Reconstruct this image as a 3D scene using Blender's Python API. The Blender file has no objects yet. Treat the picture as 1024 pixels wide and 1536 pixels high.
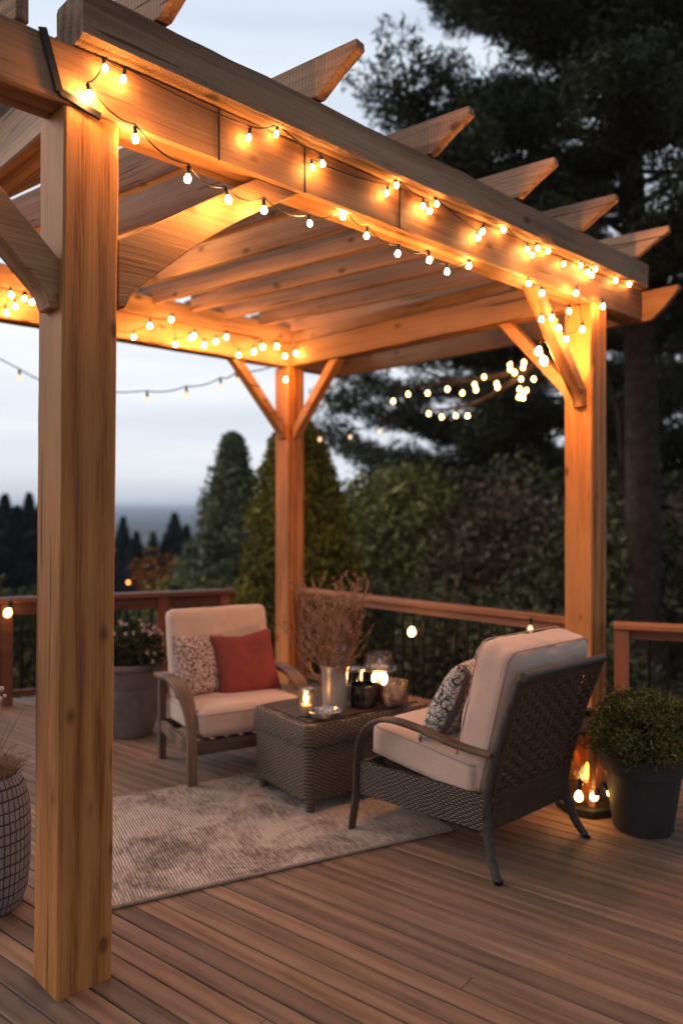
import bpy, bmesh, math, random
import numpy as np
from mathutils import Vector, Matrix, noise
R = math.radians
random.seed(7)
S = bpy.context.scene
COL = S.collection

# ------------------------------------------------------------------ camera
FPX, CXP, HY, CH = 1150.0, 512.0, 765.0, 1.6      # focal length in photo pixels, optical centre, horizon row, eye height
cam_d = bpy.data.cameras.new('camera'); cam = bpy.data.objects.new('camera', cam_d); COL.objects.link(cam)
cam.location = (0, 0, CH); cam.rotation_euler = (R(90), 0, 0)
cam_d.sensor_fit = 'VERTICAL'; cam_d.sensor_height = 36; cam_d.sensor_width = 24
cam_d.lens = FPX / 1536 * 36; cam_d.shift_y = -3 / 1536
cam_d.clip_start = .05; cam_d.clip_end = 30000
cam_d.dof.use_dof = True; cam_d.dof.focus_distance = 2.95; cam_d.dof.aperture_fstop = 1.12
S.camera = cam

def pt(px, py, d):
    return Vector(((px - CXP) / FPX * d, d, CH + (HY - py) / FPX * d))
def ray(px, py):
    return Vector(((px - CXP) / FPX, 1, (HY - py) / FPX))
def hit(px, py, n, c):                      # where the line of sight meets the upright plane p.n = c (xy)
    r = ray(px, py); t = c / (r.x * n.x + r.y * n.y)
    return Vector((0, 0, CH)) + r * t

# pergola frame: corner A, long direction U (near post -> right post), cross direction W (towards the far posts)
A = Vector((-.898, 2.49, 0)); U = Vector((.7218, .6921, 0)).normalized(); W = Vector((-U.y, U.x, 0))
L1, L2 = 3.446, 3.05
def pg(t, v, z): return A + U * t + W * v + Vector((0, 0, z))
def hitv(px, py, v): return hit(px, py, W, A.dot(W) + v)
def hitu(px, py, u): return hit(px, py, U, A.dot(U) + u)

# ------------------------------------------------------------------ materials
def newmat(name):
    m = bpy.data.materials.new(name); m.use_nodes = True
    nt = m.node_tree; b = nt.nodes['Principled BSDF']
    return m, nt, b
def nd(nt, typ, **kw):
    n = nt.nodes.new(typ)
    for k, v in kw.items():
        if k in n.inputs: n.inputs[k].default_value = v
        else: setattr(n, k, v)
    return n
def lk(nt, a, b): nt.links.new(a, b)
def ramp(nt, stops, fac):
    r = nt.nodes.new('ShaderNodeValToRGB')
    el = r.color_ramp.elements
    while len(el) < len(stops): el.new(.5)
    for e, (p, c) in zip(el, stops):
        e.position = p; e.color = (c[0], c[1], c[2], 1) if not isinstance(c, (int, float)) else (c, c, c, 1)
    lk(nt, fac, r.inputs[0]); return r
def mixc(nt, fac, a, b, mode='MIX'):
    m = nt.nodes.new('ShaderNodeMix'); m.data_type = 'RGBA'; m.blend_type = mode
    for s, v in ((m.inputs[0], fac), (m.inputs[6], a), (m.inputs[7], b)):
        if hasattr(v, 'is_linked') or hasattr(v, 'links'): lk(nt, v, s)
        elif isinstance(v, (int, float)): s.default_value = v
        else: s.default_value = (v[0], v[1], v[2], 1)
    return m.outputs[2]
def math_(nt, op, a, b=None, c=None):
    m = nt.nodes.new('ShaderNodeMath'); m.operation = op
    for i, v in enumerate((a, b, c)):
        if v is None: continue
        if isinstance(v, (int, float)): m.inputs[i].default_value = v
        else: lk(nt, v, m.inputs[i])
    return m.outputs[0]
def bump(nt, b, h, s, d=.01):
    n = nt.nodes.new('ShaderNodeBump'); n.inputs['Strength'].default_value = s; n.inputs['Distance'].default_value = d
    lk(nt, h, n.inputs['Height']); lk(nt, n.outputs[0], b.inputs['Normal'])
def coords(nt, scale=(1, 1, 1), rnd='object'):
    tc = nt.nodes.new('ShaderNodeTexCoord'); v = tc.outputs['Object']
    if rnd:
        if rnd == 'object': o = nt.nodes.new('ShaderNodeObjectInfo').outputs['Random']
        else: o = nt.nodes.new('ShaderNodeNewGeometry').outputs['Random Per Island']
        sc = math_(nt, 'MULTIPLY', o, 37.0)
        a = nt.nodes.new('ShaderNodeVectorMath'); a.operation = 'ADD'; lk(nt, v, a.inputs[0]); lk(nt, sc, a.inputs[1]); v = a.outputs[0]
    mp = nt.nodes.new('ShaderNodeMapping'); mp.inputs['Scale'].default_value = scale; lk(nt, v, mp.inputs[0])
    return mp.outputs[0]

def wood(name, dark, mid, light, rough=.65, grain=22, along=.9, bumpk=.5, knots=True, island=False, weather=None, saw=0, yz=False):
    m, nt, b = newmat(name)
    def coords(nt, sc=(1, 1, 1), rnd='object', _c=globals()['coords']): return _c(nt, (sc[1], sc[0], sc[0]) if yz else sc, rnd)
    rnd = 'island' if island else 'object'
    v = coords(nt, (along, grain, grain), rnd)
    n1 = nd(nt, 'ShaderNodeTexNoise', Scale=1.0, Detail=7.0, Roughness=.62, Distortion=.6); lk(nt, v, n1.inputs[0])
    v2 = coords(nt, (along * 2.2, grain * 6, grain * 6), rnd)
    n2 = nd(nt, 'ShaderNodeTexNoise', Scale=1.0, Detail=4.0, Roughness=.7); lk(nt, v2, n2.inputs[0])
    v3 = coords(nt, (.9, 2.2, 2.2), rnd)
    n3 = nd(nt, 'ShaderNodeTexNoise', Scale=1.0, Detail=3.0); lk(nt, v3, n3.inputs[0])
    wv = nd(nt, 'ShaderNodeTexWave', Scale=.55, Distortion=5.0, Detail=3.0); wv.bands_direction = 'Y'
    wv.inputs['Detail Scale'].default_value = .7
    lk(nt, coords(nt, (along * .7, grain * .35, grain * .35), rnd), wv.inputs[0])
    g = math_(nt, 'ADD', math_(nt, 'MULTIPLY', n1.outputs[0], .42), math_(nt, 'MULTIPLY', n2.outputs[0], .46))
    g = math_(nt, 'ADD', g, math_(nt, 'MULTIPLY', wv.outputs[1], .16))
    r = ramp(nt, [(.38, dark), (.5, mid), (.62, light)], g)
    c = r.outputs[0]
    r3 = ramp(nt, [(.3, (.62, .62, .62)), (.7, (1.15, 1.15, 1.15))], n3.outputs[0])
    c = mixc(nt, 1.0, c, r3.outputs[0], 'MULTIPLY')
    if weather:
        nw = nd(nt, 'ShaderNodeTexNoise', Scale=1.6, Detail=6.0, Roughness=.7); lk(nt, coords(nt, (.6, 3, 3), rnd), nw.inputs[0])
        rw = ramp(nt, [(.38, 0.0), (.62, 1.0)], nw.outputs[0])
        c = mixc(nt, math_(nt, 'MULTIPLY', rw.outputs[0], weather[1]), c, weather[0])
    if knots:
        vk = nd(nt, 'ShaderNodeTexVoronoi', Scale=1.0); lk(nt, coords(nt, (3.4, 6.0, 6.0), rnd), vk.inputs[0])
        rk = ramp(nt, [(.07, 1.0), (.125, .25), (.16, .0)], vk.outputs['Distance'])
        c = mixc(nt, math_(nt, 'MULTIPLY', rk.outputs[0], .7), c, (dark[0] * .3, dark[1] * .3, dark[2] * .3))
        # drying checks: long thin dark cracks
        nc = nd(nt, 'ShaderNodeTexNoise', Scale=1.0, Detail=2.0); lk(nt, coords(nt, (1.3, 34, 34), rnd), nc.inputs[0])
        rc = ramp(nt, [(.0, 0.0), (.675, .0), (.70, 1.0)], nc.outputs[0])
        c = mixc(nt, math_(nt, 'MULTIPLY', rc.outputs[0], .75), c, (dark[0] * .2, dark[1] * .2, dark[2] * .2))
    rr = nt.nodes.new('ShaderNodeNewGeometry' if island else 'ShaderNodeObjectInfo').outputs['Random Per Island' if island else 'Random']
    tone = ramp(nt, [(.0, (.72, .74, .78)), (.5, (1.0, .97, .95)), (1.0, (1.22, 1.12, 1.05))], rr)
    c = mixc(nt, 1.0, c, tone.outputs[0], 'MULTIPLY')
    lk(nt, c, b.inputs['Base Color'])
    h = math_(nt, 'ADD', math_(nt, 'MULTIPLY', n1.outputs[0], .5), n2.outputs[0])
    if saw:
        ws = nd(nt, 'ShaderNodeTexWave', Scale=saw, Distortion=3.0, Detail=2.0); ws.bands_direction = 'X'
        lk(nt, coords(nt, (1, 1, 1), rnd), ws.inputs[0])
        h = math_(nt, 'ADD', h, math_(nt, 'MULTIPLY', ws.outputs[1], .25))
    bump(nt, b, h, bumpk, .006)
    b.inputs['Roughness'].default_value = rough
    b.inputs['Specular IOR Level'].default_value = .3
    return m

M = {}
M['beam'] = wood('honey_timber', (.24, .105, .040), (.42, .205, .085), (.56, .30, .14), rough=.55, weather=((.36, .22, .13), .3))
M['post'] = wood('post_timber', (.27, .092, .024), (.52, .20, .050), (.64, .28, .082), rough=.6, grain=20, along=1.6, weather=((.42, .20, .09), .2))
M['rough_beam'] = wood('weathered_rough_sawn_timber', (.17, .095, .050), (.44, .26, .145), (.64, .41, .25), rough=.85, grain=26, bumpk=.9, saw=28, weather=((.42, .27, .165), .4))
M['slat'] = wood('weathered_rafter_timber', (.15, .082, .048), (.34, .20, .12), (.48, .305, .195), rough=.8, grain=20, bumpk=.8, saw=18, weather=((.40, .29, .22), .4))
M['deckboard'] = wood('deck_boards', (.165, .095, .058), (.26, .158, .099), (.34, .218, .142), rough=.6, grain=24, along=2.6, knots=False, island=True, bumpk=.25, weather=((.22, .145, .102), .45))
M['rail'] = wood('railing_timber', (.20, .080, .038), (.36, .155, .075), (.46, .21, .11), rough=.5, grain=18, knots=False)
M['chairwood'] = wood('grey_brown_bentwood', (.07, .042, .028), (.155, .098, .066), (.24, .16, .115), rough=.5, grain=30, knots=False)
M['armwood'] = wood('grey_brown_bentwood_arms', (.08, .05, .034), (.15, .097, .067), (.21, .142, .102), rough=.5, grain=40, along=3, knots=False, yz=True, bumpk=.25)
M['tablewood'] = wood('table_top_wood', (.06, .035, .022), (.12, .07, .045), (.19, .12, .08), rough=.5, grain=24, knots=False)
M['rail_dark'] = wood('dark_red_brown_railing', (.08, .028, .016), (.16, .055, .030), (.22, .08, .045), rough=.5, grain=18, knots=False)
M['railpost'] = wood('railing_post_timber', (.20, .070, .030), (.34, .128, .055), (.44, .18, .085), rough=.5, grain=18, along=1.5, knots=False, yz=True)
M['lanternwood'] = wood('lantern_wood', (.16, .07, .03), (.27, .13, .06), (.36, .19, .09), rough=.6, grain=30, knots=False)

def plain(name, col, rough=.5, metal=0, nscale=None, namt=.25, bumpk=0, bs=200, spec=.5):
    m, nt, b = newmat(name)
    b.inputs['Roughness'].default_value = rough; b.inputs['Metallic'].default_value = metal
    b.inputs['Specular IOR Level'].default_value = spec
    v = coords(nt)
    n = nd(nt, 'ShaderNodeTexNoise', Scale=nscale or 8.0, Detail=5.0, Roughness=.65); lk(nt, v, n.inputs[0])
    lo = tuple(x * (1 - namt) for x in col); hi = tuple(min(1, x * (1 + namt)) for x in col)
    lk(nt, ramp(nt, [(.3, lo), (.7, hi)], n.outputs[0]).outputs[0], b.inputs['Base Color'])
    if bumpk:
        n2 = nd(nt, 'ShaderNodeTexNoise', Scale=float(bs), Detail=3.0); lk(nt, v, n2.inputs[0]); bump(nt, b, n2.outputs[0], bumpk, .003)
    return m
M['black'] = plain('black_metal', (.012, .012, .014), .4, .6)
M['strap'] = plain('black_iron_strap', (.012, .013, .015), .55, .3, 20, .3, .4, 60)
M['socket'] = plain('bulb_socket', (.02, .016, .014), .3, .5)
M['cable'] = plain('light_cable', (.010, .009, .009), .6)
M['pot'] = plain('dark_grey_planter', (.035, .032, .031), .6, 0, 4, .2, .3, 90)
M['urn'] = plain('taupe_stone_urn', (.20, .155, .135), .8, 0, 6, .3, .6, 50)
M['soil'] = plain('potting_soil', (.02, .014, .01), 1, 0, 30, .5, .8, 40)
M['redcloth'] = plain('burgundy_fabric', (.25, .058, .048), .9, 0, 6, .15, .5, 420, .2)
M['vase'] = plain('brushed_grey_vase', (.42, .40, .39), .38, .55, 3, .12, .1, 60)
M['darkglass'] = plain('smoky_dark_glass', (.018, .024, .030), .12, 0, 5, .2, 0, 1, .8)
M['wax'] = plain('candle_wax', (.75, .62, .45), .5, 0, 5, .1)
M['trunk'] = plain('pine_bark', (.055, .038, .033), .95, 0, 7, .45, 1, 14, .1)
M['branch'] = plain('bare_branch', (.075, .05, .04), .9, 0, 9, .35, .6, 30, .1)
M['dried'] = plain('dried_rust_stems', (.40, .22, .13), .9, 0, 12, .4, 0, 1, .1)
M['straw'] = plain('dried_straw', (.27, .15, .09), .9, 0, 20, .45, 0, 1, .1)
M['pod'] = plain('pale_seed_pod', (.55, .46, .42), .8, 0, 20, .2)
M['silver'] = plain('silver_lid', (.45, .42, .40), .3, .8)
M['lanternbase'] = plain('blackened_base', (.016, .013, .012), .5, .2, 10, .3)

def fabric(name, col, weave=520, warm=.12, wr=.35):
    m, nt, b = newmat(name)
    v = coords(nt)
    n = nd(nt, 'ShaderNodeTexNoise', Scale=5.0, Detail=4.0); lk(nt, v, n.inputs[0])
    lk(nt, ramp(nt, [(.3, tuple(x * (1 - warm) for x in col)), (.7, tuple(x * (1 + warm * .5) for x in col))], n.outputs[0]).outputs[0], b.inputs['Base Color'])
    f = nd(nt, 'ShaderNodeTexNoise', Scale=float(weave), Detail=2.0); lk(nt, v, f.inputs[0])
    w = nd(nt, 'ShaderNodeTexNoise', Scale=7.0, Detail=3.0, Distortion=1.2); lk(nt, v, w.inputs[0])
    h = math_(nt, 'ADD', math_(nt, 'MULTIPLY', f.outputs[0], .12), math_(nt, 'MULTIPLY', w.outputs[0], 1.0))
    bump(nt, b, h, wr, .02)
    b.inputs['Roughness'].default_value = .95; b.inputs['Specular IOR Level'].default_value = .15
    b.inputs['Sheen Weight'].default_value = .25; b.inputs['Sheen Roughness'].default_value = .6
    return m
M['cream'] = fabric('cream_cushion_fabric', (.68, .475, .36))
M['piping'] = fabric('cushion_piping', (.46, .32, .255), wr=.1)

def toile():
    m, nt, b = newmat('black_and_cream_toile_print')
    v = coords(nt, (1, 1, 1), None)
    d = nd(nt, 'ShaderNodeTexNoise', Scale=14.0, Detail=2.0); lk(nt, v, d.inputs[0])
    a = nt.nodes.new('ShaderNodeVectorMath'); a.operation = 'SCALE'; lk(nt, d.outputs['Color'], a.inputs[0]); a.inputs['Scale'].default_value = .09
    a2 = nt.nodes.new('ShaderNodeVectorMath'); a2.operation = 'ADD'; lk(nt, v, a2.inputs[0]); lk(nt, a.outputs[0], a2.inputs[1])
    vo = nd(nt, 'ShaderNodeTexVoronoi', Scale=26.0); vo.feature = 'DISTANCE_TO_EDGE'; lk(nt, a2.outputs[0], vo.inputs[0])
    n = nd(nt, 'ShaderNodeTexNoise', Scale=48.0, Detail=3.0, Distortion=2.5); lk(nt, v, n.inputs[0])
    e = ramp(nt, [(.03, 1.0), (.09, 0.0)], vo.outputs['Distance'])
    f = ramp(nt, [(.56, 0.0), (.60, 1.0)], n.outputs[0])
    k = math_(nt, 'MAXIMUM', e.outputs[0], f.outputs[0])
    c = mixc(nt, k, (.66, .58, .50), (.05, .046, .048))
    s = nt.nodes.new('ShaderNodeSeparateXYZ'); lk(nt, v, s.inputs[0])
    band = math_(nt, 'LESS_THAN', math_(nt, 'ABSOLUTE', math_(nt, 'SUBTRACT', s.outputs[0], .06)), .03)
    band2 = math_(nt, 'LESS_THAN', math_(nt, 'ABSOLUTE', math_(nt, 'ADD', s.outputs[0], .17)), .022)
    c = mixc(nt, math_(nt, 'MAXIMUM', band, band2), c, (.14, .125, .13))
    lk(nt, c, b.inputs['Base Color']); b.inputs['Roughness'].default_value = .95; b.inputs['Specular IOR Level'].default_value = .1
    return m
M['toile'] = toile()
def speck():
    m, nt, b = newmat('cream_and_brown_speckled_fabric')
    v = coords(nt, (1, 2.2, 1), None)
    n = nd(nt, 'ShaderNodeTexNoise', Scale=72.0, Detail=2.0, Distortion=.8); lk(nt, v, n.inputs[0])
    lk(nt, ramp(nt, [(.47, (.62, .50, .43)), (.54, (.17, .085, .07))], n.outputs[0]).outputs[0], b.inputs['Base Color'])
    b.inputs['Roughness'].default_value = .95; return m
M['speck'] = speck()

def wicker(name, dark, light, pz=.011, pu=.034, bk=1.0):
    m, nt, b = newmat(name)
    v = coords(nt, (1, 1, 1), None)
    s = nt.nodes.new('ShaderNodeSeparateXYZ'); lk(nt, v, s.inputs[0])
    u = math_(nt, 'ADD', s.outputs[0], s.outputs[1])
    wob = nd(nt, 'ShaderNodeTexNoise', Scale=9.0, Detail=2.0); lk(nt, v, wob.inputs[0])
    wo = math_(nt, 'MULTIPLY', math_(nt, 'SUBTRACT', wob.outputs[0], .5), .02)
    zz = math_(nt, 'DIVIDE', math_(nt, 'ADD', s.outputs[2], wo), pz)
    row = math_(nt, 'FLOOR', zz)
    prof = math_(nt, 'ABSOLUTE', math_(nt, 'SINE', math_(nt, 'MULTIPLY', zz, math.pi)))
    ph = math_(nt, 'ADD', math_(nt, 'MULTIPLY', math_(nt, 'ADD', u, wo), 2 * math.pi / pu), math_(nt, 'MULTIPLY', row, math.pi))
    wv = math_(nt, 'ADD', .5, math_(nt, 'MULTIPLY', .5, math_(nt, 'SINE', ph)))
    h = math_(nt, 'MULTIPLY', prof, math_(nt, 'ADD', .25, math_(nt, 'MULTIPLY', wv, .75)))
    n = nd(nt, 'ShaderNodeTexNoise', Scale=60.0, Detail=3.0); lk(nt, v, n.inputs[0])
    hh = math_(nt, 'MULTIPLY', h, math_(nt, 'ADD', .45, n.outputs[0]))
    lk(nt, ramp(nt, [(.08, tuple(x * .25 for x in dark)), (.35, dark), (.85, light)], hh).outputs[0], b.inputs['Base Color'])
    bump(nt, b, h, bk, .006); b.inputs['Roughness'].default_value = .55
    return m
M['wicker_table'] = wicker('woven_rattan', (.10, .062, .040), (.30, .205, .14), .0095, .036)
M['wicker_chair'] = wicker('dark_woven_rattan', (.045, .030, .022), (.30, .215, .16), .010, .030)
M['wicker_strand'] = plain('dark_rattan_strand', (.080, .046, .030), .30, 0, 60, .5, .3, 200)
M['wrap'] = plain('rattan_wrapped_frame', (.055, .040, .033), .55, 0, 50, .6, .8, 160)

def basketmat():
    m, nt, b = newmat('grey_checked_basket')
    v = coords(nt, (1, 1, 1), None)
    s = nt.nodes.new('ShaderNodeSeparateXYZ'); lk(nt, v, s.inputs[0])
    ang = math_(nt, 'ARCTAN2', s.outputs[1], s.outputs[0])
    def band(x, k, w):
        return math_(nt, 'LESS_THAN', math_(nt, 'FRACT', math_(nt, 'MULTIPLY', x, k)), w)
    w = nd(nt, 'ShaderNodeTexNoise', Scale=20.0, Detail=2.0); lk(nt, v, w.inputs[0])
    zz = math_(nt, 'ADD', s.outputs[2], math_(nt, 'MULTIPLY', w.outputs[0], .012))
    aa = math_(nt, 'ADD', ang, math_(nt, 'MULTIPLY', w.outputs[0], .06))
    k = math_(nt, 'MAXIMUM', band(aa, 44 / 6.2832, .2), band(zz, 24, .16))
    fine = math_(nt, 'ABSOLUTE', math_(nt, 'SINE', math_(nt, 'MULTIPLY', zz, 520)))
    base = ramp(nt, [(.1, (.10, .09, .09)), (.8, (.36, .33, .32))], math_(nt, 'MULTIPLY', fine, math_(nt, 'ADD', .4, w.outputs[0]))).outputs[0]
    lk(nt, mixc(nt, k, base, (.05, .035, .035)), b.inputs['Base Color'])
    bump(nt, b, fine, .8, .004); b.inputs['Roughness'].default_value = .9
    return m
M['basket'] = basketmat()

def rugmat():
    m, nt, b = newmat('distressed_beige_rug')
    v = coords(nt, (1, 1, 1), None)
    n = nd(nt, 'ShaderNodeTexNoise', Scale=3.2, Detail=9.0, Roughness=.72, Distortion=.5); lk(nt, v, n.inputs[0])
    st = nd(nt, 'ShaderNodeTexNoise', Scale=1.0, Detail=5.0, Roughness=.7); lk(nt, coords(nt, (70, 9, 1), None), st.inputs[0])
    st2 = nd(nt, 'ShaderNodeTexNoise', Scale=1.0, Detail=2.0); lk(nt, coords(nt, (140, 14, 1), None), st2.inputs[0])
    g = math_(nt, 'ADD', math_(nt, 'MULTIPLY', n.outputs[0], .56), math_(nt, 'MULTIPLY', st.outputs[0], .24))
    g = math_(nt, 'ADD', g, math_(nt, 'MULTIPLY', st2.outputs[0], .20))
    r = ramp(nt, [(.42, (.20, .155, .135)), (.48, (.45, .36, .30)), (.55, (.72, .60, .50))], g)
    s = nt.nodes.new('ShaderNodeSeparateXYZ'); lk(nt, v, s.inputs[0])
    rib = math_(nt, 'ABSOLUTE', math_(nt, 'SINE', math_(nt, 'MULTIPLY', s.outputs[0], 225)))
    c = mixc(nt, math_(nt, 'MULTIPLY', math_(nt, 'SUBTRACT', 1, rib), math_(nt, 'MULTIPLY', n.outputs[0], 1.0)), r.outputs[0], (.11, .08, .07))
    lk(nt, c, b.inputs['Base Color']); bump(nt, b, math_(nt, 'ADD', rib, math_(nt, 'MULTIPLY', n.outputs[0], .8)), .9, .005)
    b.inputs['Roughness'].default_value = 1; b.inputs['Specular IOR Level'].default_value = .05
    return m
M['rug'] = rugmat()
M['rugedge'] = plain('rug_binding', (.36, .27, .21), .95, 0, 60, .3, .8, 150, .1)

def emit(name, col, strength):
    m, nt, b = newmat(name)
    e = nt.nodes.new('ShaderNodeEmission'); e.inputs[0].default_value = (*col, 1); e.inputs[1].default_value = strength
    lk(nt, e.outputs[0], nt.nodes['Material Output'].inputs[0]); nt.nodes.remove(b)
    return m
WARM = (1, .42, .115)
M['bulb'] = emit('glowing_bulb', WARM, 540)
M['bulb_face'] = emit('glowing_bulb_on_beam', WARM, 160)
M['bulb_mid'] = emit('glowing_bulb_on_far_beam', WARM, 200)
M['bulb_far'] = emit('glowing_far_bulb', (1, .50, .15), 18)
M['bulb_dim'] = emit('dim_bulb', (1, .62, .34), 1.3)
M['bulb_orange'] = emit('orange_lamp', (1, .2, .05), 5)
M['globe'] = emit('globe_lamp_glow', WARM, 80)
M['flame'] = emit('candle_flame', (1, .42, .10), 60)
M['lanternflame'] = emit('lantern_flame', (1, .36, .06), 45)

def glass(name, col=(1, 1, 1), amount=.82, rough=.04):
    m, nt, b = newmat(name)
    t = nt.nodes.new('ShaderNodeBsdfTransparent'); t.inputs[0].default_value = (*col, 1)
    g = nt.nodes.new('ShaderNodeBsdfGlossy'); g.inputs['Roughness'].default_value = rough; g.inputs[0].default_value = (.9, .9, .9, 1)
    mx = nt.nodes.new('ShaderNodeMixShader')
    n = nd(nt, 'ShaderNodeTexNoise', Scale=26.0, Detail=3.0); lk(nt, coords(nt), n.inputs[0])
    fr = nt.nodes.new('ShaderNodeFresnel'); fr.inputs[0].default_value = 1.5
    f = math_(nt, 'ADD', math_(nt, 'MULTIPLY', fr.outputs[0], .8), math_(nt, 'MULTIPLY', n.outputs[0], 1 - amount))
    lk(nt, f, mx.inputs[0]); lk(nt, t.outputs[0], mx.inputs[1]); lk(nt, g.outputs[0], mx.inputs[2])
    lk(nt, mx.outputs[0], nt.nodes['Material Output'].inputs[0]); nt.nodes.remove(b)
    bn = nt.nodes.new('ShaderNodeBump'); bn.inputs['Strength'].default_value = .4; bn.inputs['Distance'].default_value = .01
    lk(nt, n.outputs[0], bn.inputs['Height']); lk(nt, bn.outputs[0], g.inputs['Normal'])
    return m
M['glass'] = glass('clear_glass')
M['crystal'] = glass('cut_glass', (.95, .93, .9), .45, .15)
M['amber'] = glass('amber_glass', (1, .72, .35), .6, .2)
M['smoke'] = glass('smoked_glass', (.12, .14, .16), .8, .05)

def leafmat(name, dark, light, nscale=1.5, trans=.25):
    m, nt, b = newmat(name)
    tc = nt.nodes.new('ShaderNodeTexCoord')
    n = nd(nt, 'ShaderNodeTexNoise', Scale=nscale, Detail=3.0); lk(nt, tc.outputs['Object'], n.inputs[0])
    i = nt.nodes.new('ShaderNodeNewGeometry').outputs['Random Per Island']
    f = math_(nt, 'ADD', math_(nt, 'MULTIPLY', n.outputs[0], 1.1), math_(nt, 'MULTIPLY', math_(nt, 'SUBTRACT', i, .5), .55))
    lk(nt, ramp(nt, [(.3, dark), (.8, light)], f).outputs[0], b.inputs['Base Color'])
    b.inputs['Roughness'].default_value = .7; b.inputs['Specular IOR Level'].default_value = .2
    return m
M['pine'] = leafmat('dark_pine_needles', (.024, .032, .016), (.085, .095, .052))
M['spruce'] = leafmat('grey_green_needles', (.09, .11, .055), (.30, .31, .17))
M['cypress'] = leafmat('olive_gold_foliage', (.06, .075, .014), (.28, .25, .04), 2.2)
M['green'] = leafmat('soft_green_foliage', (.11, .13, .04), (.38, .37, .13))
M['brownleaf'] = leafmat('brown_autumn_foliage', (.055, .045, .027), (.18, .135, .08))
M['orange'] = leafmat('orange_autumn_leaves', (.30, .10, .02), (.60, .24, .05))
M['fir'] = leafmat('blue_black_fir_needles', (.012, .020, .016), (.040, .056, .044))
M['box'] = leafmat('boxwood_leaves', (.028, .036, .009), (.16, .15, .045), 9)
M['flowerleaf'] = leafmat('dark_flower_leaves', (.015, .022, .010), (.06, .075, .03), 9)
M['petal'] = leafmat('pale_pink_petals', (.38, .26, .23), (.75, .58, .52), 20)
M['yard'] = leafmat('dark_shrub_leaves', (.040, .048, .022), (.17, .18, .085), 2)

# ------------------------------------------------------------------ object helpers
def meta(o, label=None, cat=None, group=None, kind=None):
    if label: o['label'] = label
    if cat: o['category'] = cat
    if group: o['group'] = group
    if kind: o['kind'] = kind
    return o
def empty(name, loc=(0, 0, 0), rz=0, label=None, cat=None, group=None):
    o = bpy.data.objects.new(name, None); COL.objects.link(o); o.location = loc; o.rotation_euler = (0, 0, rz)
    o.empty_display_size = .1
    return meta(o, label, cat, group)
class MB:
    def __init__(s): s.v = []; s.f = []; s.sm = True
    def add(s, vs, fs):
        n = len(s.v); s.v += [tuple(v) for v in vs]; s.f += [tuple(i + n for i in f) for f in fs]; return s
    def box(s, c, d, rot=None):
        c = Vector(c); hx, hy, hz = d[0] / 2, d[1] / 2, d[2] / 2
        vs = [Vector((x, y, z)) for x in (-hx, hx) for y in (-hy, hy) for z in (-hz, hz)]
        if rot is not None: vs = [rot @ v for v in vs]
        return s.add([c + v for v in vs], [(0, 1, 3, 2), (4, 6, 7, 5), (0, 4, 5, 1), (2, 3, 7, 6), (0, 2, 6, 4), (1, 5, 7, 3)])
    def lathe(s, prof, n=24, c=(0, 0, 0), cap=True):
        c = Vector(c); vs = []; fs = []
        for r, z in prof:
            for k in range(n):
                a = 2 * math.pi * k / n; vs.append(c + Vector((r * math.cos(a), r * math.sin(a), z)))
        for i in range(len(prof) - 1):
            for k in range(n):
                k2 = (k + 1) % n; fs.append((i * n + k, i * n + k2, (i + 1) * n + k2, (i + 1) * n + k))
        if cap:
            fs.append(tuple(range(n - 1, -1, -1))); fs.append(tuple((len(prof) - 1) * n + k for k in range(n)))
        return s.add(vs, fs)
    def tube(s, pts, r, n=8, flat=None, up=None):
        """sweep; r number or list; flat=(w,h) rectangular strap section"""
        pts = [Vector(p) for p in pts]; N = len(pts); vs = []; fs = []
        prev = None
        for i, p in enumerate(pts):
            t = (pts[min(i + 1, N - 1)] - pts[max(i - 1, 0)]).normalized()
            if up is not None: a = Vector(up)
            elif prev is not None: a = prev
            else: a = Vector((0, 0, 1)) if abs(t.z) < .9 else Vector((1, 0, 0))
            b = t.cross(a).normalized(); a = b.cross(t).normalized(); prev = a
            rr = r[i] if isinstance(r, (list, tuple)) else r
            if flat:
                w, h = flat; k = min(w, h) * .25
                for (x, y) in ((-w / 2 + k, -h / 2), (w / 2 - k, -h / 2), (w / 2, -h / 2 + k), (w / 2, h / 2 - k), (w / 2 - k, h / 2), (-w / 2 + k, h / 2), (-w / 2, h / 2 - k), (-w / 2, -h / 2 + k)):
                    vs.append(p + a * x + b * y)
                n = 8
            else:
                for k in range(n):
                    an = 2 * math.pi * k / n; vs.append(p + (a * math.cos(an) + b * math.sin(an)) * rr)
        for i in range(N - 1):
            for k in range(n):
                k2 = (k + 1) % n; fs.append((i * n + k, i * n + k2, (i + 1) * n + k2, (i + 1) * n + k))
        fs.append(tuple(range(n - 1, -1, -1))); fs.append(tuple((N - 1) * n + k for k in range(n)))
        return s.add(vs, fs)
    def build(s, name, mat, parent=None, smooth=True, bevel=0, mw=None, seg=2):
        me = bpy.data.meshes.new(name); me.from_pydata(s.v, [], s.f); me.update()
        bm = bmesh.new(); bm.from_mesh(me); bmesh.ops.recalc_face_normals(bm, faces=bm.faces); bm.to_mesh(me); bm.free()
        return link(name, me, mat, parent, smooth, bevel, mw, seg)
def link(name, me, mat, parent=None, smooth=True, bevel=0, mw=None, seg=2):
    me.materials.append(mat)
    if smooth:
        me.polygons.foreach_set('use_smooth', [True] * len(me.polygons))
        if smooth != 'full': me.set_sharp_from_angle(angle=R(40))
    o = bpy.data.objects.new(name, me); COL.objects.link(o)
    if parent: o.parent = parent
    if mw is not None: o.matrix_basis = mw
    if bevel:
        b = o.modifiers.new('bevel', 'BEVEL'); b.width = bevel; b.segments = seg; b.limit_method = 'ANGLE'; b.angle_limit = R(35)
    return o
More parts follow.
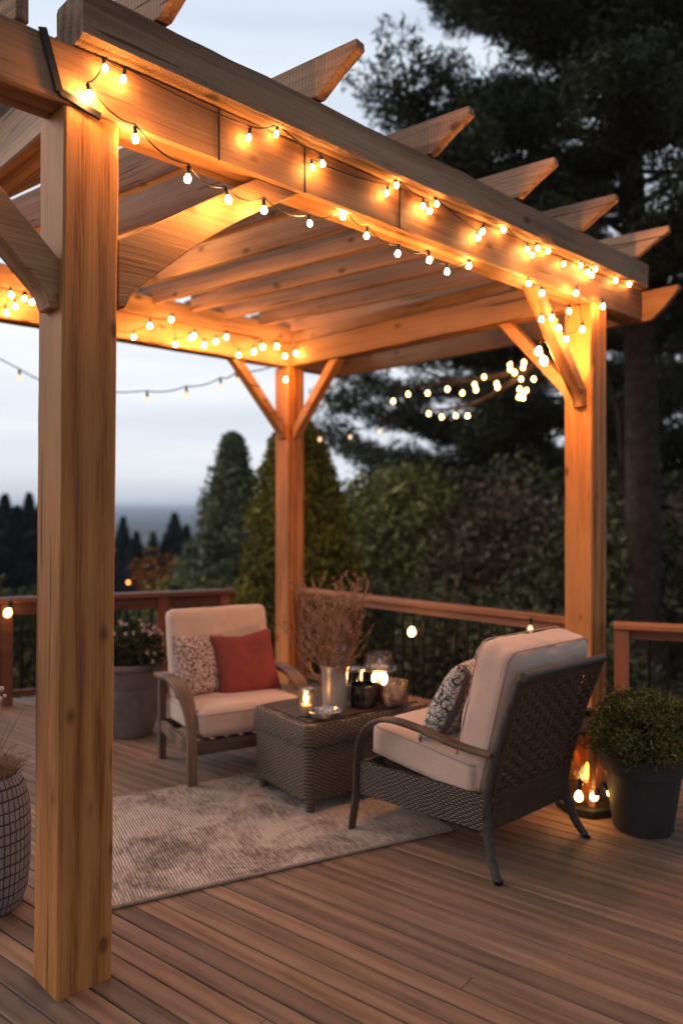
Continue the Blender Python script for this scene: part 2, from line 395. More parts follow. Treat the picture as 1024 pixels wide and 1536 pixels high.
def frame(o, x, up=(0, 0, 1)):
    x = Vector(x).normalized(); up = Vector(up); y = up.cross(x).normalized(); z = x.cross(y)
    m = Matrix((x, y, z)).transposed().to_4x4(); m.translation = Vector(o); return m

def timber(name, mat, parent, p0, p1, w, h, up=(0, 0, 1), b=.008, prof0=None, amp=.0025, seed=0, cut0=0, cut1=0, seg=.09):
    """a sawn timber from p0 to p1 (centre line); w across, h along 'up'; slightly wavy faces, eased edges; cuts slant the ends (top longer +)"""
    p0 = Vector(p0); p1 = Vector(p1); L = (p1 - p0).length
    n = max(3, int(L / seg)); k = b
    sec = []
    def edge(a, c, m):
        for i in range(m): sec.append((a[0] + (c[0] - a[0]) * i / m, a[1] + (c[1] - a[1]) * i / m))
    W_, H_ = w / 2, h / 2
    edge((-W_ + k, -H_), (W_ - k, -H_), 3); edge((W_ - k, -H_), (W_, -H_ + k), 1); edge((W_, -H_ + k), (W_, H_ - k), 3)
    edge((W_, H_ - k), (W_ - k, H_), 1); edge((W_ - k, H_), (-W_ + k, H_), 3); edge((-W_ + k, H_), (-W_, H_ - k), 1)
    edge((-W_, H_ - k), (-W_, -H_ + k), 3); edge((-W_, -H_ + k), (-W_ + k, -H_), 1)
    m = len(sec); mb = MB(); vs = []
    for i in range(n + 1):
        f = i / n
        for (y, z) in sec:
            x = f * L
            if i == 0: x -= cut0 * (z / h)
            if i == n: x += cut1 * (z / h)
            nz = noise.noise(Vector((x * 2.2 + seed * 9.1, y * 6, z * 6))) * amp + noise.noise(Vector((x * 9 + seed, y * 16, z * 16))) * amp * .5
            vs.append((x, y + nz * (1 if y > 0 else -1), z + nz * (1 if z > 0 else -1)))
    fs = [(i * m + j, i * m + (j + 1) % m, (i + 1) * m + (j + 1) % m, (i + 1) * m + j) for i in range(n) for j in range(m)]
    fs += [tuple(range(m - 1, -1, -1)), tuple(n * m + j for j in range(m))]
    mb.add(vs, fs)
    return mb.build(name, mat, parent, True, mw=frame(p0, p1 - p0, up))

def prism(name, prof, th, mat, parent, mw, bevel=.005, smooth=True):
    """outline in local XZ, thickness along local Y"""
    n = len(prof); mb = MB()
    mb.add([(x, -th / 2, z) for x, z in prof] + [(x, th / 2, z) for x, z in prof],
           [tuple(range(n)), tuple(range(2 * n - 1, n - 1, -1))] + [(i, (i + 1) % n, n + (i + 1) % n, n + i) for i in range(n)])
    return mb.build(name, mat, parent, smooth, bevel, mw)

# ------------------------------------------------------------------ pergola
perg = empty('pergola', A, 0, 'large honey coloured timber pergola with weathered rafters and curved braces over the deck', 'pergola')
inv = Matrix.Translation(-A)
def onp(o):                     # part was placed in world space: make it relative to the pergola's base
    o.matrix_basis = Matrix.Translation(-A) @ o.matrix_basis; return o
S_ = .193
Z0, Z1, Z2, Z3 = 2.92, 3.128, 3.302, 3.47
zz = [0, 0]
for i, (t, v) in enumerate(((0, 0), (L1, 0), (L1, L2 - .05), (0, L2 - .05))):
    onp(timber('post', M['post'], perg, pg(t + S_ / 2, v + S_ / 2, 0.0) + Vector((-.024 if i == 0 else 0, 0, 0)), pg(t + S_ / 2, v + S_ / 2, Z0 - .002), S_, S_, up=W, b=.007, seed=i + 3, amp=.002))
# lower beams
onp(timber('beam', M['beam'], perg, pg(-1.7, .075, (Z0 + Z1) / 2), pg(4.15, .075, (Z0 + Z1) / 2), .15, Z1 - Z0, seed=11, b=.009))
onp(timber('beam', M['beam'], perg, pg(-1.3, L2 + .03, (Z0 + Z1) / 2), pg(4.15, L2 + .03, (Z0 + Z1) / 2), .15, Z1 - Z0, seed=12, b=.009))
for t in (S_ / 2, L1 + S_ / 2):
    onp(timber('beam', M['beam'], perg, pg(t, .153, (Z0 + Z1) / 2 - .002), pg(t, L2 - .048, (Z0 + Z1) / 2 - .002), .14, Z1 - Z0, seed=t + 13, b=.009))
# wall plates on the two cross beams, under the rafters
for t in (S_ / 2, L1 + S_ / 2):
    onp(timber('plate_beam', M['slat'], perg, pg(t, .155, 3.1795), pg(t, L2 - .05, 3.1795), .115, .098, seed=t + 17, b=.006))
# upper header beams
onp(timber('header_beam', M['rough_beam'], perg, pg(.035, .04, (Z1 + Z2) / 2), pg(4.12, .04, (Z1 + Z2) / 2), .20, Z2 - Z1 - .003, seed=21, b=.012, amp=.006, seg=.05))
onp(timber('header_beam', M['rough_beam'], perg, pg(-1.2, L2 + .05, (Z1 + Z2) / 2), pg(4.12, L2 + .05, (Z1 + Z2) / 2), .18, Z2 - Z1 - .003, seed=22, b=.012, amp=.006, seg=.07))
# rafters with shaped tails: local X from the far side to the near tail
SK = R(8.5); WR = (W * math.cos(SK) - U * math.sin(SK)).normalized(); CK = math.cos(SK)     # the rafters run slightly askew of the posts
VE = L2 + .45; LR = (VE + .27) / CK
def xr(v): return (VE - v) / CK
def rafter_mesh():
    H = Z3 - Z2 - .004; D = -.066
    tail = [(LR, H), (LR + .004, H - .034), (LR - .05, H - .066), (LR - .10, H - .094), (LR - .15, H - .130), (LR - .20, 0.0)]
    other = [(0.0, H), (.012, H - .028), (.085, H - .105), (.19, 0.0), (xr(L2 - .055), 0), (xr(L2 - .06), D)]
    nb = 26; x0, x1 = xr(L2 - .06), xr(.165)
    low = [(x0 + (x1 - x0) * i / nb, D + noise.noise(Vector((i * .7, 1, 0))) * .003) for i in range(1, nb)] + [(x1, D), (x1 + .005, 0)]
    top = [(LR - LR * i / nb, H + noise.noise(Vector((i * .8, 7, 0))) * .003) for i in range(1, nb)]
    return other + low + list(reversed(tail)) + top
rp = rafter_mesh()
first = None
TT = (.36, 1.09, 1.82, 2.56, 3.24, 3.97)
for i, t in enumerate(TT):
    mw = frame(pg(t, -.27, Z2) + WR * LR, -WR)
    if first is None: first = onp(prism('rafter', rp, .052, M['slat'], perg, mw, .004))
    else:
        o = first.copy(); COL.objects.link(o); o.parent = perg; o.matrix_basis = Matrix.Translation(-A) @ mw
# the lower end board that closes the frame, with its own tail
Hh = Z1 - Z0
end = [(0, Hh), (.06, .0), (L2 + .23, 0), (L2 + .32, .07), (L2 + .42, Hh - .03), (L2 + .42, Hh)]
onp(prism('rafter', end, .05, M['beam'], perg, frame(pg(4.18, L2 + .17, Z0), -W), .004))
# joists fixed between the header beams, one in every bay, their top corners cut down to clear the headers
jz, jh = 3.235, .24; v0_, v1_ = .165, L2 - .06; jl = (v1_ - v0_) / CK
jp = [(0, jh), (0, 0)] + [(jl * i / 24, noise.noise(Vector((i * .7, 4, 0))) * .003) for i in range(1, 24)] + [(jl, 0), (jl, jh - .12), (jl - .45, jh)]
first = None
js = [-.005 + .0] + [(a_ + b_) / 2 for a_, b_ in zip(TT, TT[1:])]
for t in js:
    mw = frame(pg(t, -.27, jz) + WR * ((v1_ + .27) / CK), -WR)
    if first is None: first = onp(prism('joist', jp, .045, M['slat'], perg, mw, .004))
    else:
        o = first.copy(); COL.objects.link(o); o.parent = perg; o.matrix_basis = Matrix.Translation(-A) @ mw
# curved / straight knee braces.  local X = horizontal away from post, Z up from the beam's underside
def brace(t, v, dirv, reach, drop, depth, th, curve=.0, mat='beam', nose=True):
    n = 14; lo = []; hi = []
    for i in range(n + 1):
        f = i / n
        x = reach * f; z = -drop + drop * f
        bow = curve * math.sin(math.pi * f)
        lo.append((x + bow * .707 * -1, z + bow * .707)); 
    # outline: up the post face, along the beam, back along the lower curve
    k = depth * 1.414
    prof = [(0.001, -drop), (0.001, -drop + k)]
    prof += [(reach - k, -.002), (reach, -.002)]
    for i in range(n - 1, 0, -1):
        f = i / n; bow = curve * math.sin(math.pi * f)
        prof.append((reach * f - bow * .7, -drop + drop * f + bow * .7))
    # blunt nose at the post end
    prof += [(.03, -drop + .0)]
    return onp(prism('brace', prof, th, M[mat], perg, frame(pg(t, v, Z0), dirv), .005))
c_ = .0965
brace(S_, .055, U, .82, .62, .16, .085, curve=.035)
brace(0, .085, -U, .66, .66, .115, .10)
brace(L1, .075, -U, .62, .66, .075, .085)
brace(L1 + c_, S_, W, .56, .60, .075, .085)
brace(L1, L2 + .03, -U, .60, .66, .08, .09)
brace(L1 + c_, L2 - .05, -W, .60, .66, .08, .09)
brace(S_, L2 + .03, U, .60, .62, .08, .09)
brace(c_, L2 - .05, -W, .60, .62, .08, .09)
# black iron strap wrapped round the beam at the near post
mb = MB(); 
for (a, b_) in (((-.075, -.006, Z1 + .004), (-.02, -.006, Z0 + .03)), ((-.02, -.006, Z0 + .03), (.12, -.006, Z0 - .002))):
    mb.tube([pg(*a) - A, pg(*b_) - A], .02, flat=(.028, .010), up=Vector((U.x, U.y, .4)))
mb.build('strap', M['strap'], perg, True)
for t in (.60, 1.03, 1.62):
    mb = MB(); mb.box(pg(t, .0, (Z0 + Z1) / 2) - A, (.004, .012, Z1 - Z0 - .01), Matrix.Rotation(math.atan2(U.y, U.x), 3, 'Z')); mb.build('beam_joint', M['strap'], perg)
# bolt heads and knots of hardware on the header
for px, py in ((112, 0),): pass

# ------------------------------------------------------------------ deck
def make_deck():
    ang = R(90 + 52.0)                                   # boards run away to the left
    dx = Vector((math.cos(ang), math.sin(ang))); dn = Vector((-dx.y, dx.x))
    poly = [Vector(p) for p in ((-6.5, 4.85), (-.62, 7.5), (2.0, 5.12), (5.5, 3.9), (5.5, -2.5), (-6.5, -2.5))]
    def clip(q):
        xs = []
        for a, b in zip(poly, poly[1:] + poly[:1]):
            da, db = a.dot(dn) - q, b.dot(dn) - q
            if da * db < 0:
                p = a + (b - a) * (da / (da - db)); xs.append(p.dot(dx))
        return (min(xs), max(xs)) if len(xs) >= 2 else None
    pitch, gap = .084, .005; q = -9; mb = MB(); rnd = random.Random(3)
    qs = [p.dot(dn) for p in poly]; q = min(qs); row = 0; screws = []
    while q < max(qs):
        a, b = clip(q + .002), clip(q + pitch - gap)
        if a and b:
            lo = (a[0] + b[0]) / 2; hi = (a[1] + b[1]) / 2
            cuts = [lo]; x = lo + rnd.uniform(3, 9.5)
            while x < hi - .5: cuts.append(x); x += rnd.uniform(7, 9)
            cuts.append(hi)
            for c0, c1 in zip(cuts, cuts[1:]):
                w = pitch - gap; zt = rnd.uniform(-.0012, .0008); e = .003
                sec = [(0, -.028), (w, -.028), (w, zt - e), (w - e, zt), (e, zt), (0, zt - e)]
                vs = [(c0 + .0015, q + y, z) for y, z in sec] + [(c1 - .0015, q + y, z) for y, z in sec]
                mb.add(vs, [(5, 4, 3, 2, 1, 0), (6, 7, 8, 9, 10, 11)] + [(j, (j + 1) % 6, 6 + (j + 1) % 6, 6 + j) for j in range(6)])
                x_ = math.ceil(c0 / .45) * .45
                while x_ < c1:
                    p_ = dx * x_ + dn * (q + w / 2)
                    if False and p_.y < 5.6 and abs(p_.x) < 2.6:
                        for oy in (.016, w - .016):
                            cx_, cy_ = x_ + rnd.uniform(-.006, .006), q + oy + rnd.uniform(-.002, .002)
                            n0 = len(mb.v); mb.v += [(cx_ + .0042 * math.cos(k * math.pi / 3), cy_ + .0042 * math.sin(k * math.pi / 3), zt + .0006) for k in range(6)]; mb.f.append(tuple(n0 + k for k in range(6))); screws.append(len(mb.f) - 1)
                    x_ += .45
        q += pitch
    mw = Matrix((( dx.x, dn.x, 0, 0), (dx.y, dn.y, 0, 0), (0, 0, 1, 0), (0, 0, 0, 1)))
    o = mb.build('deck', M['deckboard'], None, False, mw=mw); o.data.materials.append(M['lanternbase'])
    for k in screws: o.data.polygons[k].material_index = 1
    o.data.update(); meta(o, kind='structure')
    m2 = MB(); n = len(poly)
    m2.add([(p.x, p.y, -.045) for p in poly] + [(p.x, p.y, -.32) for p in poly], [tuple(range(n)), tuple(range(2 * n - 1, n - 1, -1))] + [(i, (i + 1) % n, n + (i + 1) % n, n + i) for i in range(n)])
    o = m2.build('deck_frame', plain('dark_deck_joists', (.03, .018, .013), .9), None, False); meta(o, kind='structure')
make_deck()

# ------------------------------------------------------------------ railings
ZR = .88
def railing(name, label, a, b, posts, mat='rail', thick=.04, capw=.13, end_gap=(0, 0), bal=.105, deep=False):
    a = Vector((*a, 0)); b = Vector((*b, 0)); d = (b - a); L = d.length; d.normalize(); ang = math.atan2(d.y, d.x)
    root = empty(name, a, ang, label, 'railing')
    mb = MB(); mb.box((L / 2, 0, ZR - thick / 2), (L, capw, thick)); mb.build('top_rail', M[mat], root, True, .008)
    z1 = ZR - thick
    h = .10 if deep else .06
    mb = MB(); mb.box((L / 2, 0, z1 - h / 2 - .001), (L - .02, .04, h)); mb.build('under_rail', M[mat], root, True, .004)
    mb = MB(); mb.box((L / 2, 0, .09), (L - .02, .045, .05)); mb.build('bottom_rail', M[mat], root, True, .004)
    for p in posts:
        mb = MB(); mb.box((p, -.001, (z1 - .004) / 2), (.09, .10, z1 - .004)); mb.build('post', M['railpost' if mat == 'rail' else mat], root, True, .005)
    n = int(L / bal); first = None
    for i in range(1, n):
        x = i * L / n
        if any(abs(x - p) < .07 for p in posts): continue
        if first is None:
            mb = MB(); mb.tube([(0, 0, .118), (0, 0, z1 - h - .001)], .0105, 8); first = mb.build('baluster', M['black'], root, True); first.location = (x, 0, 0)
        else:
            o = first.copy(); COL.objects.link(o); o.parent = root; o.location = (x, 0, 0)
    return root
pB = pg(L1 + .12, S_ + .02, 0); pC = pg(L1 + .12, L2 - .07, 0)
railing('railing', 'wood railing with black balusters running between the two far pergola posts', pC.xy, pB.xy, (.05,))
railing('railing', 'wood railing with black balusters right of the right pergola post behind the dark pot', (1.745, 4.93), (4.7, 3.90), (.05, 1.75))
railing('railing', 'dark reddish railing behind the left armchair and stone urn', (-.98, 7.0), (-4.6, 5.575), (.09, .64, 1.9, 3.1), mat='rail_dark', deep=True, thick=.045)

# ------------------------------------------------------------------ string lights
def bulb_mesh():
    mb = MB(); mb.lathe([(.001, -.047), (.008, -.0455), (.0145, -.040), (.0185, -.031), (.0185, -.023), (.015, -.013), (.009, -.005), (.008, 0)], 10)
    me = bpy.data.meshes.new('bulb'); me.from_pydata(mb.v, [], mb.f); me.polygons.foreach_set('use_smooth', [True] * len(me.polygons)); return me
def socket_mesh():
    mb = MB(); mb.lathe([(.0085, -.002), (.0115, .0), (.0125, .012), (.0105, .014), (.0105, .03), (.0125, .032), (.011, .038), (.004, .042)], 10)
    mb.tube([(0, 0, .03), (0, 0, .055)], .003, 5)
    me = bpy.data.meshes.new('socket'); me.from_pydata(mb.v, [], mb.f); me.polygons.foreach_set('use_smooth', [True] * len(me.polygons)); return me
BM, SM = bulb_mesh(), socket_mesh(); SM.materials.append(M['socket'])
BMS = {}
def bulb_data(key):
    if key not in BMS:
        me = BM.copy(); me.materials.append(M[key]); BMS[key] = me
    return BMS[key]
rb = random.Random(11)
def light_string(label, bulbs, key='bulb', cable=True, scale=.8, order=None, sag=.02, extra0=None, extra1=None, tilt=.25, drop=.0, r=.003, group='warm festoon strings'):
    root = empty('string_lights', bulbs[0], 0, label, 'string lights', group)
    o0 = Vector(bulbs[0]); tops = []
    for p in bulbs:
        p = Vector(p)
        b = bpy.data.objects.new('bulb', bulb_data(key)); COL.objects.link(b); b.parent = root; b.location = p - o0
        b.scale = (scale * rb.uniform(.92, 1.08),) * 3; b.rotation_euler = (rb.uniform(-tilt, tilt), rb.uniform(-tilt, tilt), rb.uniform(0, 6))
        s = bpy.data.objects.new('socket', SM); COL.objects.link(s); s.parent = b
        mt = Matrix.LocRotScale(b.location, b.rotation_euler, b.scale)
        tops.append((mt @ Vector((0, 0, .05))))
    if cable:
        seq = tops if order is None else [tops[i] for i in order]
        if extra0 is not None: seq = [Vector(extra0) - o0] + seq
        if extra1 is not None: seq = seq + [Vector(extra1) - o0]
        pts = []
        for a, b in zip(seq, seq[1:]):
            L = (b - a).length
            for i in range(8):
                f = i / 8; q = a.lerp(b, f); q = q - Vector((0, 0, 4 * f * (1 - f) * min(sag, L * .2))); pts.append(q)
        pts.append(seq[-1])
        MB().tube(pts, r, 6).build('cable', M['cable'], root, True)
    return root
# bulbs under the header overhang, against the face of the front beam
fb = [(157, 103), (186, 120), (374, 208), (415, 203), (483, 248), (468, 254), (580, 293), (594, 281), (634, 312), (643, 319), (654, 309), (716, 360), (724, 350), (754, 348), (790, 378), (798, 386), (805, 376), (821, 380), (845, 400), (870, 402), (881, 412), (887, 417), (893, 408), (922, 425), (943, 431)]
light_string('glowing bulb string along the face of the front beam under the header beam', [hitv(x, y - 7, -.034) for x, y in fb], 'bulb_face', sag=.012, scale=.55)
# bulbs hanging below the front beam
hb = [(134, 143), (203, 208), (282, 268), (341, 300), (396, 316), (464, 338), (515, 327), (550, 356), (597, 383), (643, 392), (670, 410), (703, 402), (740, 397)]
light_string('glowing bulb string hanging below the front beam right of the near post', [hitv(x, y - 7, (-.02, -.02, -.085, -.085, -.05)[i] if i < 5 else .03) if i else hitv(x, y - 7, -.03) for i, (x, y) in enumerate(hb)], sag=.03, scale=.62, extra0=hitv(160, 85, -.04))
# around the right post and its braces
rp_ = [(792, 427), (812, 441), (811, 480), (827, 478), (838, 493), (853, 468), (848, 510), (873, 495), (864, 441), (903, 461)]
light_string('tangle of glowing bulbs wound round the top of the right post and its braces', [hitv(x, y - 5, -.06 if x > 850 else -.03) for x, y in rp_], sag=.05, scale=.62)
# back beam (far side), seen through the pergola
bb = [(168, 499), (201, 505), (225, 488), (258, 479), (263, 516), (286, 507), (292, 503), (306, 517), (324, 512), (340, 505), (358, 532), (381, 527), (393, 520), (415, 519), (427, 534), (443, 530), (455, 537), (456, 545), (428, 569)]
light_string('string of glowing bulbs along the far beam behind the pergola middle', [hitv(x, y - 3, L2 - .17) for x, y in bb], 'bulb_mid', sag=.03, scale=.78)
lb = [(-30, 470), (10, 468), (17, 441), (23, 458), (37, 447), (48, 452)]
light_string('short run of glowing bulbs on the far beam left of the near post', [hitv(x, y - 3, L2 - .17) for x, y in lb], 'bulb_mid', sag=.03, scale=.78)
light_string('two glowing bulbs hanging from a rafter beside the big curved brace', [hitv(x, y - 3, 2.0) for x, y in ((232, 394), (210, 414))], sag=.02, scale=1.1)
# strings that hang in the air beyond the pergola
sk = [(-120, 470), (30, 562), (100, 590), (221, 595), (280, 588), (331, 575), (355, 566)]
light_string('sagging cable with pale bulbs against the sky left of the far post', [pt(x, y, 7.6) for x, y in sk], 'bulb_dim', sag=.03, scale=1.15, tilt=.12, extra1=pt(420, 545, 7.5), r=.006)
light_string('sagging cable with two pale bulbs against the sky right of the far post', [pt(x, y, 8.6) for x, y in ((480, 655), (525, 652), (569, 643))], 'bulb_dim', sag=.02, scale=1.15, tilt=.12, extra0=pt(440, 640, 8.0), extra1=pt(612, 622, 9.0), r=.006)

# ------------------------------------------------------------------ soft-goods helpers
def soft_box(sx, sy, sz, r=.035, n=14, puff=.02, seed=0, wr=.004, square=2):
    """box cushion centred at origin"""
    bm = bmesh.new(); bmesh.ops.create_cube(bm, size=2)
    bmesh.ops.subdivide_edges(bm, edges=bm.edges[:], cuts=n, use_grid_fill=True)
    hx, hy, hz = sx / 2, sy / 2, sz / 2
    for v in bm.verts:
        x, y, z = v.co
        p = Vector((x * hx, y * hy, z * hz))
        c = Vector((max(-hx + r, min(hx - r, p.x)), max(-hy + r, min(hy - r, p.y)), max(-hz + r, min(hz - r, p.z))))
        d = p - c
        if d.length > 1e-6: p = c + d.normalized() * r
        fx, fy, fz = 1 - x * x, 1 - y * y, 1 - z * z
        if sz <= sx and sz <= sy: p.z += math.copysign(puff * (max(fx, 0) * max(fy, 0)) ** .6, z) * (abs(z) > .5)
        if sy <= sx and sy <= sz: p.y += math.copysign(puff * (max(fx, 0) * max(fz, 0)) ** .6, y) * (abs(y) > .5)
        q = p * 7 + Vector((seed * 3.3, seed, 0))
        p += v.co.normalized() * (noise.noise(q) * wr + noise.noise(q * 2.7) * wr * .5)
        v.co = p
    me = bpy.data.meshes.new('cushion'); bm.to_mesh(me); bm.free(); return me
def pillow(name, s, th, mat, mw, label, cat='pillow', seed=0, sag=.0, group=None):
    n = 26; vs = []; fs = []
    for sgn in (1, -1):
        for i in range(n + 1):
            for j in range(n + 1):
                u = -1 + 2 * i / n; v = -1 + 2 * j / n
                e = ((1 - abs(u) ** 2.2) * (1 - abs(v) ** 2.2)); h = th / 2 * max(e, 0) ** .42
                pin = 1 - .07 * (1 - abs(u) ** 2) * (abs(v) ** 3) ; pin2 = 1 - .07 * (1 - abs(v) ** 2) * (abs(u) ** 3)
                x = u * s / 2 * pin2; z = v * s / 2 * pin
                w = noise.noise(Vector((x * 9 + seed, z * 9, sgn))) * .012 + noise.noise(Vector((x * 22 + seed, z * 22, sgn))) * .004
                w *= (1 - max(abs(u), abs(v)) ** 4)
                z -= sag * (1 - abs(u)) * max(v, 0)
                vs.append((x, sgn * (h + w * .8), z))
    m = (n + 1) ** 2
    for k in (0, 1):
        for i in range(n):
            for j in range(n):
                a = k * m + i * (n + 1) + j; fs.append((a, a + 1, a + n + 2, a + n + 1) if k else (a, a + n + 1, a + n + 2, a + 1))
    me = bpy.data.meshes.new(name); me.from_pydata(vs, [], fs)
    bm = bmesh.new(); bm.from_mesh(me); bmesh.ops.remove_doubles(bm, verts=bm.verts, dist=.0004); bm.to_mesh(me); bm.free()
    o = link(name, me, mat, None, 'full', mw=mw); return meta(o, label, cat, group)
def bez(pts, n=10):
    """catmull-rom through points"""
    P = [Vector(p) for p in pts]; P = [P[0] * 2 - P[1]] + P + [P[-1] * 2 - P[-2]]; out = []
    for i in range(1, len(P) - 2):
        for k in range(n):
            t = k / n; a, b, c, d = P[i - 1:i + 3]
            out.append(.5 * ((2 * b) + (c - a) * t + (2 * a - 5 * b + 4 * c - d) * t * t + (3 * b - a - 3 * c + d) * t ** 3))
    out.append(P[-2]); return out
def piping_loop(hx, hy, r, z, rad=.005, n=8):
    pts = []
    for cx, cy, a0 in ((hx - r, hy - r, 0), (-hx + r, hy - r, 90), (-hx + r, -hy + r, 180), (hx - r, -hy + r, 270)):
        for k in range(n + 1):
            a = R(a0 + 90 * k / n); pts.append((cx + r * math.cos(a), cy + r * math.sin(a), z))
    pts.append(pts[0]); return pts

# ------------------------------------------------------------------ front wicker armchair
def front_chair(loc, rot):
    root = empty('armchair', loc, rot, 'dark woven rattan armchair seen from behind with cream cushions', 'armchair')
    wf, wb = .425, .315
    # bent wood arms that run down into the front legs
    for s in (-1, 1):
        path = bez([(s * (wf + .02), .44, 0), (s * wf, .425, .20), (s * (wf - .005), .415, .40), (s * (wf - .015), .36, .525), (s * (wf - .03), .24, .585), (s * (wf - .05), .05, .578), (s * (wf - .07), -.15, .545), (s * (wf - .085), -.34, .535)], 8)
        MB().tube(path, .02, flat=(.022, .056), up=(0, 0, 1)) if False else None
        mb = MB(); N = len(path); vs = []; fs = []
        w, h = .060, .021
        for i, p in enumerate(path):
            t = (path[min(i + 1, N - 1)] - path[max(i - 1, 0)]).normalized()
            side = Vector((1, 0, 0)); nrm = t.cross(side).normalized()
            ww = w * (1 - .25 * (1 - min(1, i / (N * .45)))) * (1 - .35 * max(0, (i / N - .85) / .15)); k = .006
            for (x, y) in ((-ww / 2 + k, -h / 2), (ww / 2 - k, -h / 2), (ww / 2, -h / 2 + k), (ww / 2, h / 2 - k), (ww / 2 - k, h / 2), (-ww / 2 + k, h / 2), (-ww / 2, h / 2 - k), (-ww / 2, -h / 2 + k)):
                vs.append(p + side * x + nrm * y)
        for i in range(N - 1):
            for k2 in range(8): fs.append((i * 8 + k2, i * 8 + (k2 + 1) % 8, (i + 1) * 8 + (k2 + 1) % 8, (i + 1) * 8 + k2))
        fs += [tuple(range(8)), tuple((N - 1) * 8 + k2 for k2 in range(8))]
        mb.add(vs, fs); mb.build('arm', M['armwood'], root, True)
        # splayed rear leg
        mb = MB(); lp = bez([(s * (wb - .01), -.285, .30), (s * (wb), -.30, .20), (s * (wb + .015), -.33, .09), (s * (wb + .04), -.385, .0)], 6)
        mb.tube(lp, [.026 - .008 * i / len(lp) for i in range(len(lp))], 10); lg = mb.build('rear_leg', M['wrap'], root, True)
        mb = MB(); mb.lathe([(.019, -.0), (.02, .014)], 10, (s * (wb + .04), -.386, .001)); mb.build('foot', M['black'], lg, True)
        # back frame upright
        mb = MB(); mb.tube(bez([(s * wb, -.285, .17), (s * wb, -.30, .35), (s * (wb + .002), -.375, .62), (s * (wb + .004), -.475, .885)], 8), .023, 10)
        mb.build('back_upright', M['wrap'], root, True)
    # seat apron of woven rattan
    def apron(p0, p1):
        p0 = Vector(p0); p1 = Vector(p1); n = 20; vs = []; fs = []; d = (p1 - p0); dn = Vector((-d.y, d.x, 0)).normalized()
        for i in range(n + 1):
            q = p0 + d * (i / n); arch = -.0
            for (o_, z) in ((.012, .19), (.016, .25), (.012, .350), (-.012, .350), (-.012, .19)):
                vs.append(q + dn * o_ + Vector((0, 0, z + arch)))
        for i in range(n):
            for k in range(5): fs.append((i * 5 + k, i * 5 + (k + 1) % 5, (i + 1) * 5 + (k + 1) % 5, (i + 1) * 5 + k))
        fs += [(0, 1, 2, 3, 4), tuple(n * 5 + k for k in range(5))]
        return vs, fs
    mb = MB()
    for a, b in (((-wb - .01, -.29, 0), (-wf + .012, .40, 0)), ((wf - .012, .40, 0), (wb + .01, -.29, 0)), ((-wf + .02, .40, 0), (wf - .02, .40, 0))):
        mb.add(*apron(a, b))
    mb.build('seat_apron', M['wicker_chair'], root, True)
    mb = MB(); mb.box((0, .05, .325), (.58, .66, .02)); mb.build('seat_base', M['wicker_strand'], root, True)
    # woven back: open lattice above, close bands below
    def bp(x, z):                     # point on the leaning back plane
        f = (z - .17) / (.885 - .17); y = -.285 - .19 * f ** 1.35
        return Vector((x, y - .012, z))
    mb = MB(); wv = wb - .012
    zs0, zs1 = .36, .835; rows = 17; cols = 14
    for rI in range(rows + 1):
        z = zs0 + (zs1 - zs0) * rI / rows; pts = []
        for i in range(cols * 4 + 1):
            x = -wv + 2 * wv * i / (cols * 4); p = bp(x, z); p.y += math.sin(i * math.pi / 4 + rI * math.pi) * .0042; pts.append(p)
        mb.tube(pts, .01, flat=(.0135, .004), up=(0, 0, 1))
    for c in range(cols + 1):
        x = -wv + 2 * wv * c / cols; pts = []
        for i in range(rows * 2 + 1):
            z = zs0 + (zs1 - zs0) * i / (rows * 2); p = bp(x, z); p.y += math.cos(i * math.pi / 2 + c * math.pi) * .004; pts.append(p)
        for sx in (-.006, .006):
            mb.tube([q + Vector((sx, 0, 0)) for q in pts], 0.0048, 5)
    mb.build('woven_back', M['wicker_strand'], root, True)
    mb = MB()
    for k in range(13):
        z = .19 + k * .0135
        mb.tube([bp(-wv + 2 * wv * i / 24, z) + Vector((0, math.sin(i * 1.6 + k) * .0015 - .002, 0)) for i in range(25)], .0072, 6)
    mb.build('lower_band', M['wicker_strand'], root, True); mb = MB()
    for k in range(4):
        z = .845 + k * .0125
        mb.tube([bp(-wv + 2 * wv * i / 24, z) for i in range(25)], .0070, 6)
    mb.build('upper_band', M['wicker_strand'], root, True)
    mb = MB(); tp = [bp(-wb - .01 + 2 * (wb + .01) * i / 10, .897) for i in range(11)]; mb.tube(tp, .02, 10); mb.build('top_rail', M['wrap'], root, True)
    # cushions
    tilt = R(5)
    me = soft_box(.68, .66, .175, .042, 16, .016, 1, .004)
    c = link('seat_cushion', me, M['cream'], root, 'full', mw=Matrix.Translation((0, .085, .425)) @ Matrix.Rotation(tilt, 4, 'X'))
    mb = MB()
    for z in (.066, -.066): mb.tube(piping_loop(.341, .331, .05, z), .0032, 6)
    mb.build('piping', M['piping'], c, True)
    me = soft_box(.66, .205, .71, .06, 18, .022, 2, .010)
    c = link('back_cushion', me, M['cream'], root, 'full', mw=Matrix.Translation((0, -.235, .66)) @ Matrix.Rotation(R(-11), 4, 'X') @ Matrix.Rotation(R(0), 4, 'X'))
    c.matrix_basis = Matrix.Translation((.01, -.25, .665)) @ Matrix.Rotation(R(14.5), 4, 'X')
    mb = MB()
    for y in (-.078, .078):
        mb.tube([(p[0], y, p[1]) for p in [(q[0], q[1]) for q in piping_loop(.326, .351, .06, 0)]], .0032, 6)
    mb.build('piping', M['piping'], c, True)
    return root
FC_LOC, FC_ROT = Vector((.675, 3.80, 0)), R(42)
front_chair(FC_LOC, FC_ROT)
FCM = Matrix.Translation(FC_LOC) @ Matrix.Rotation(FC_ROT, 4, 'Z')
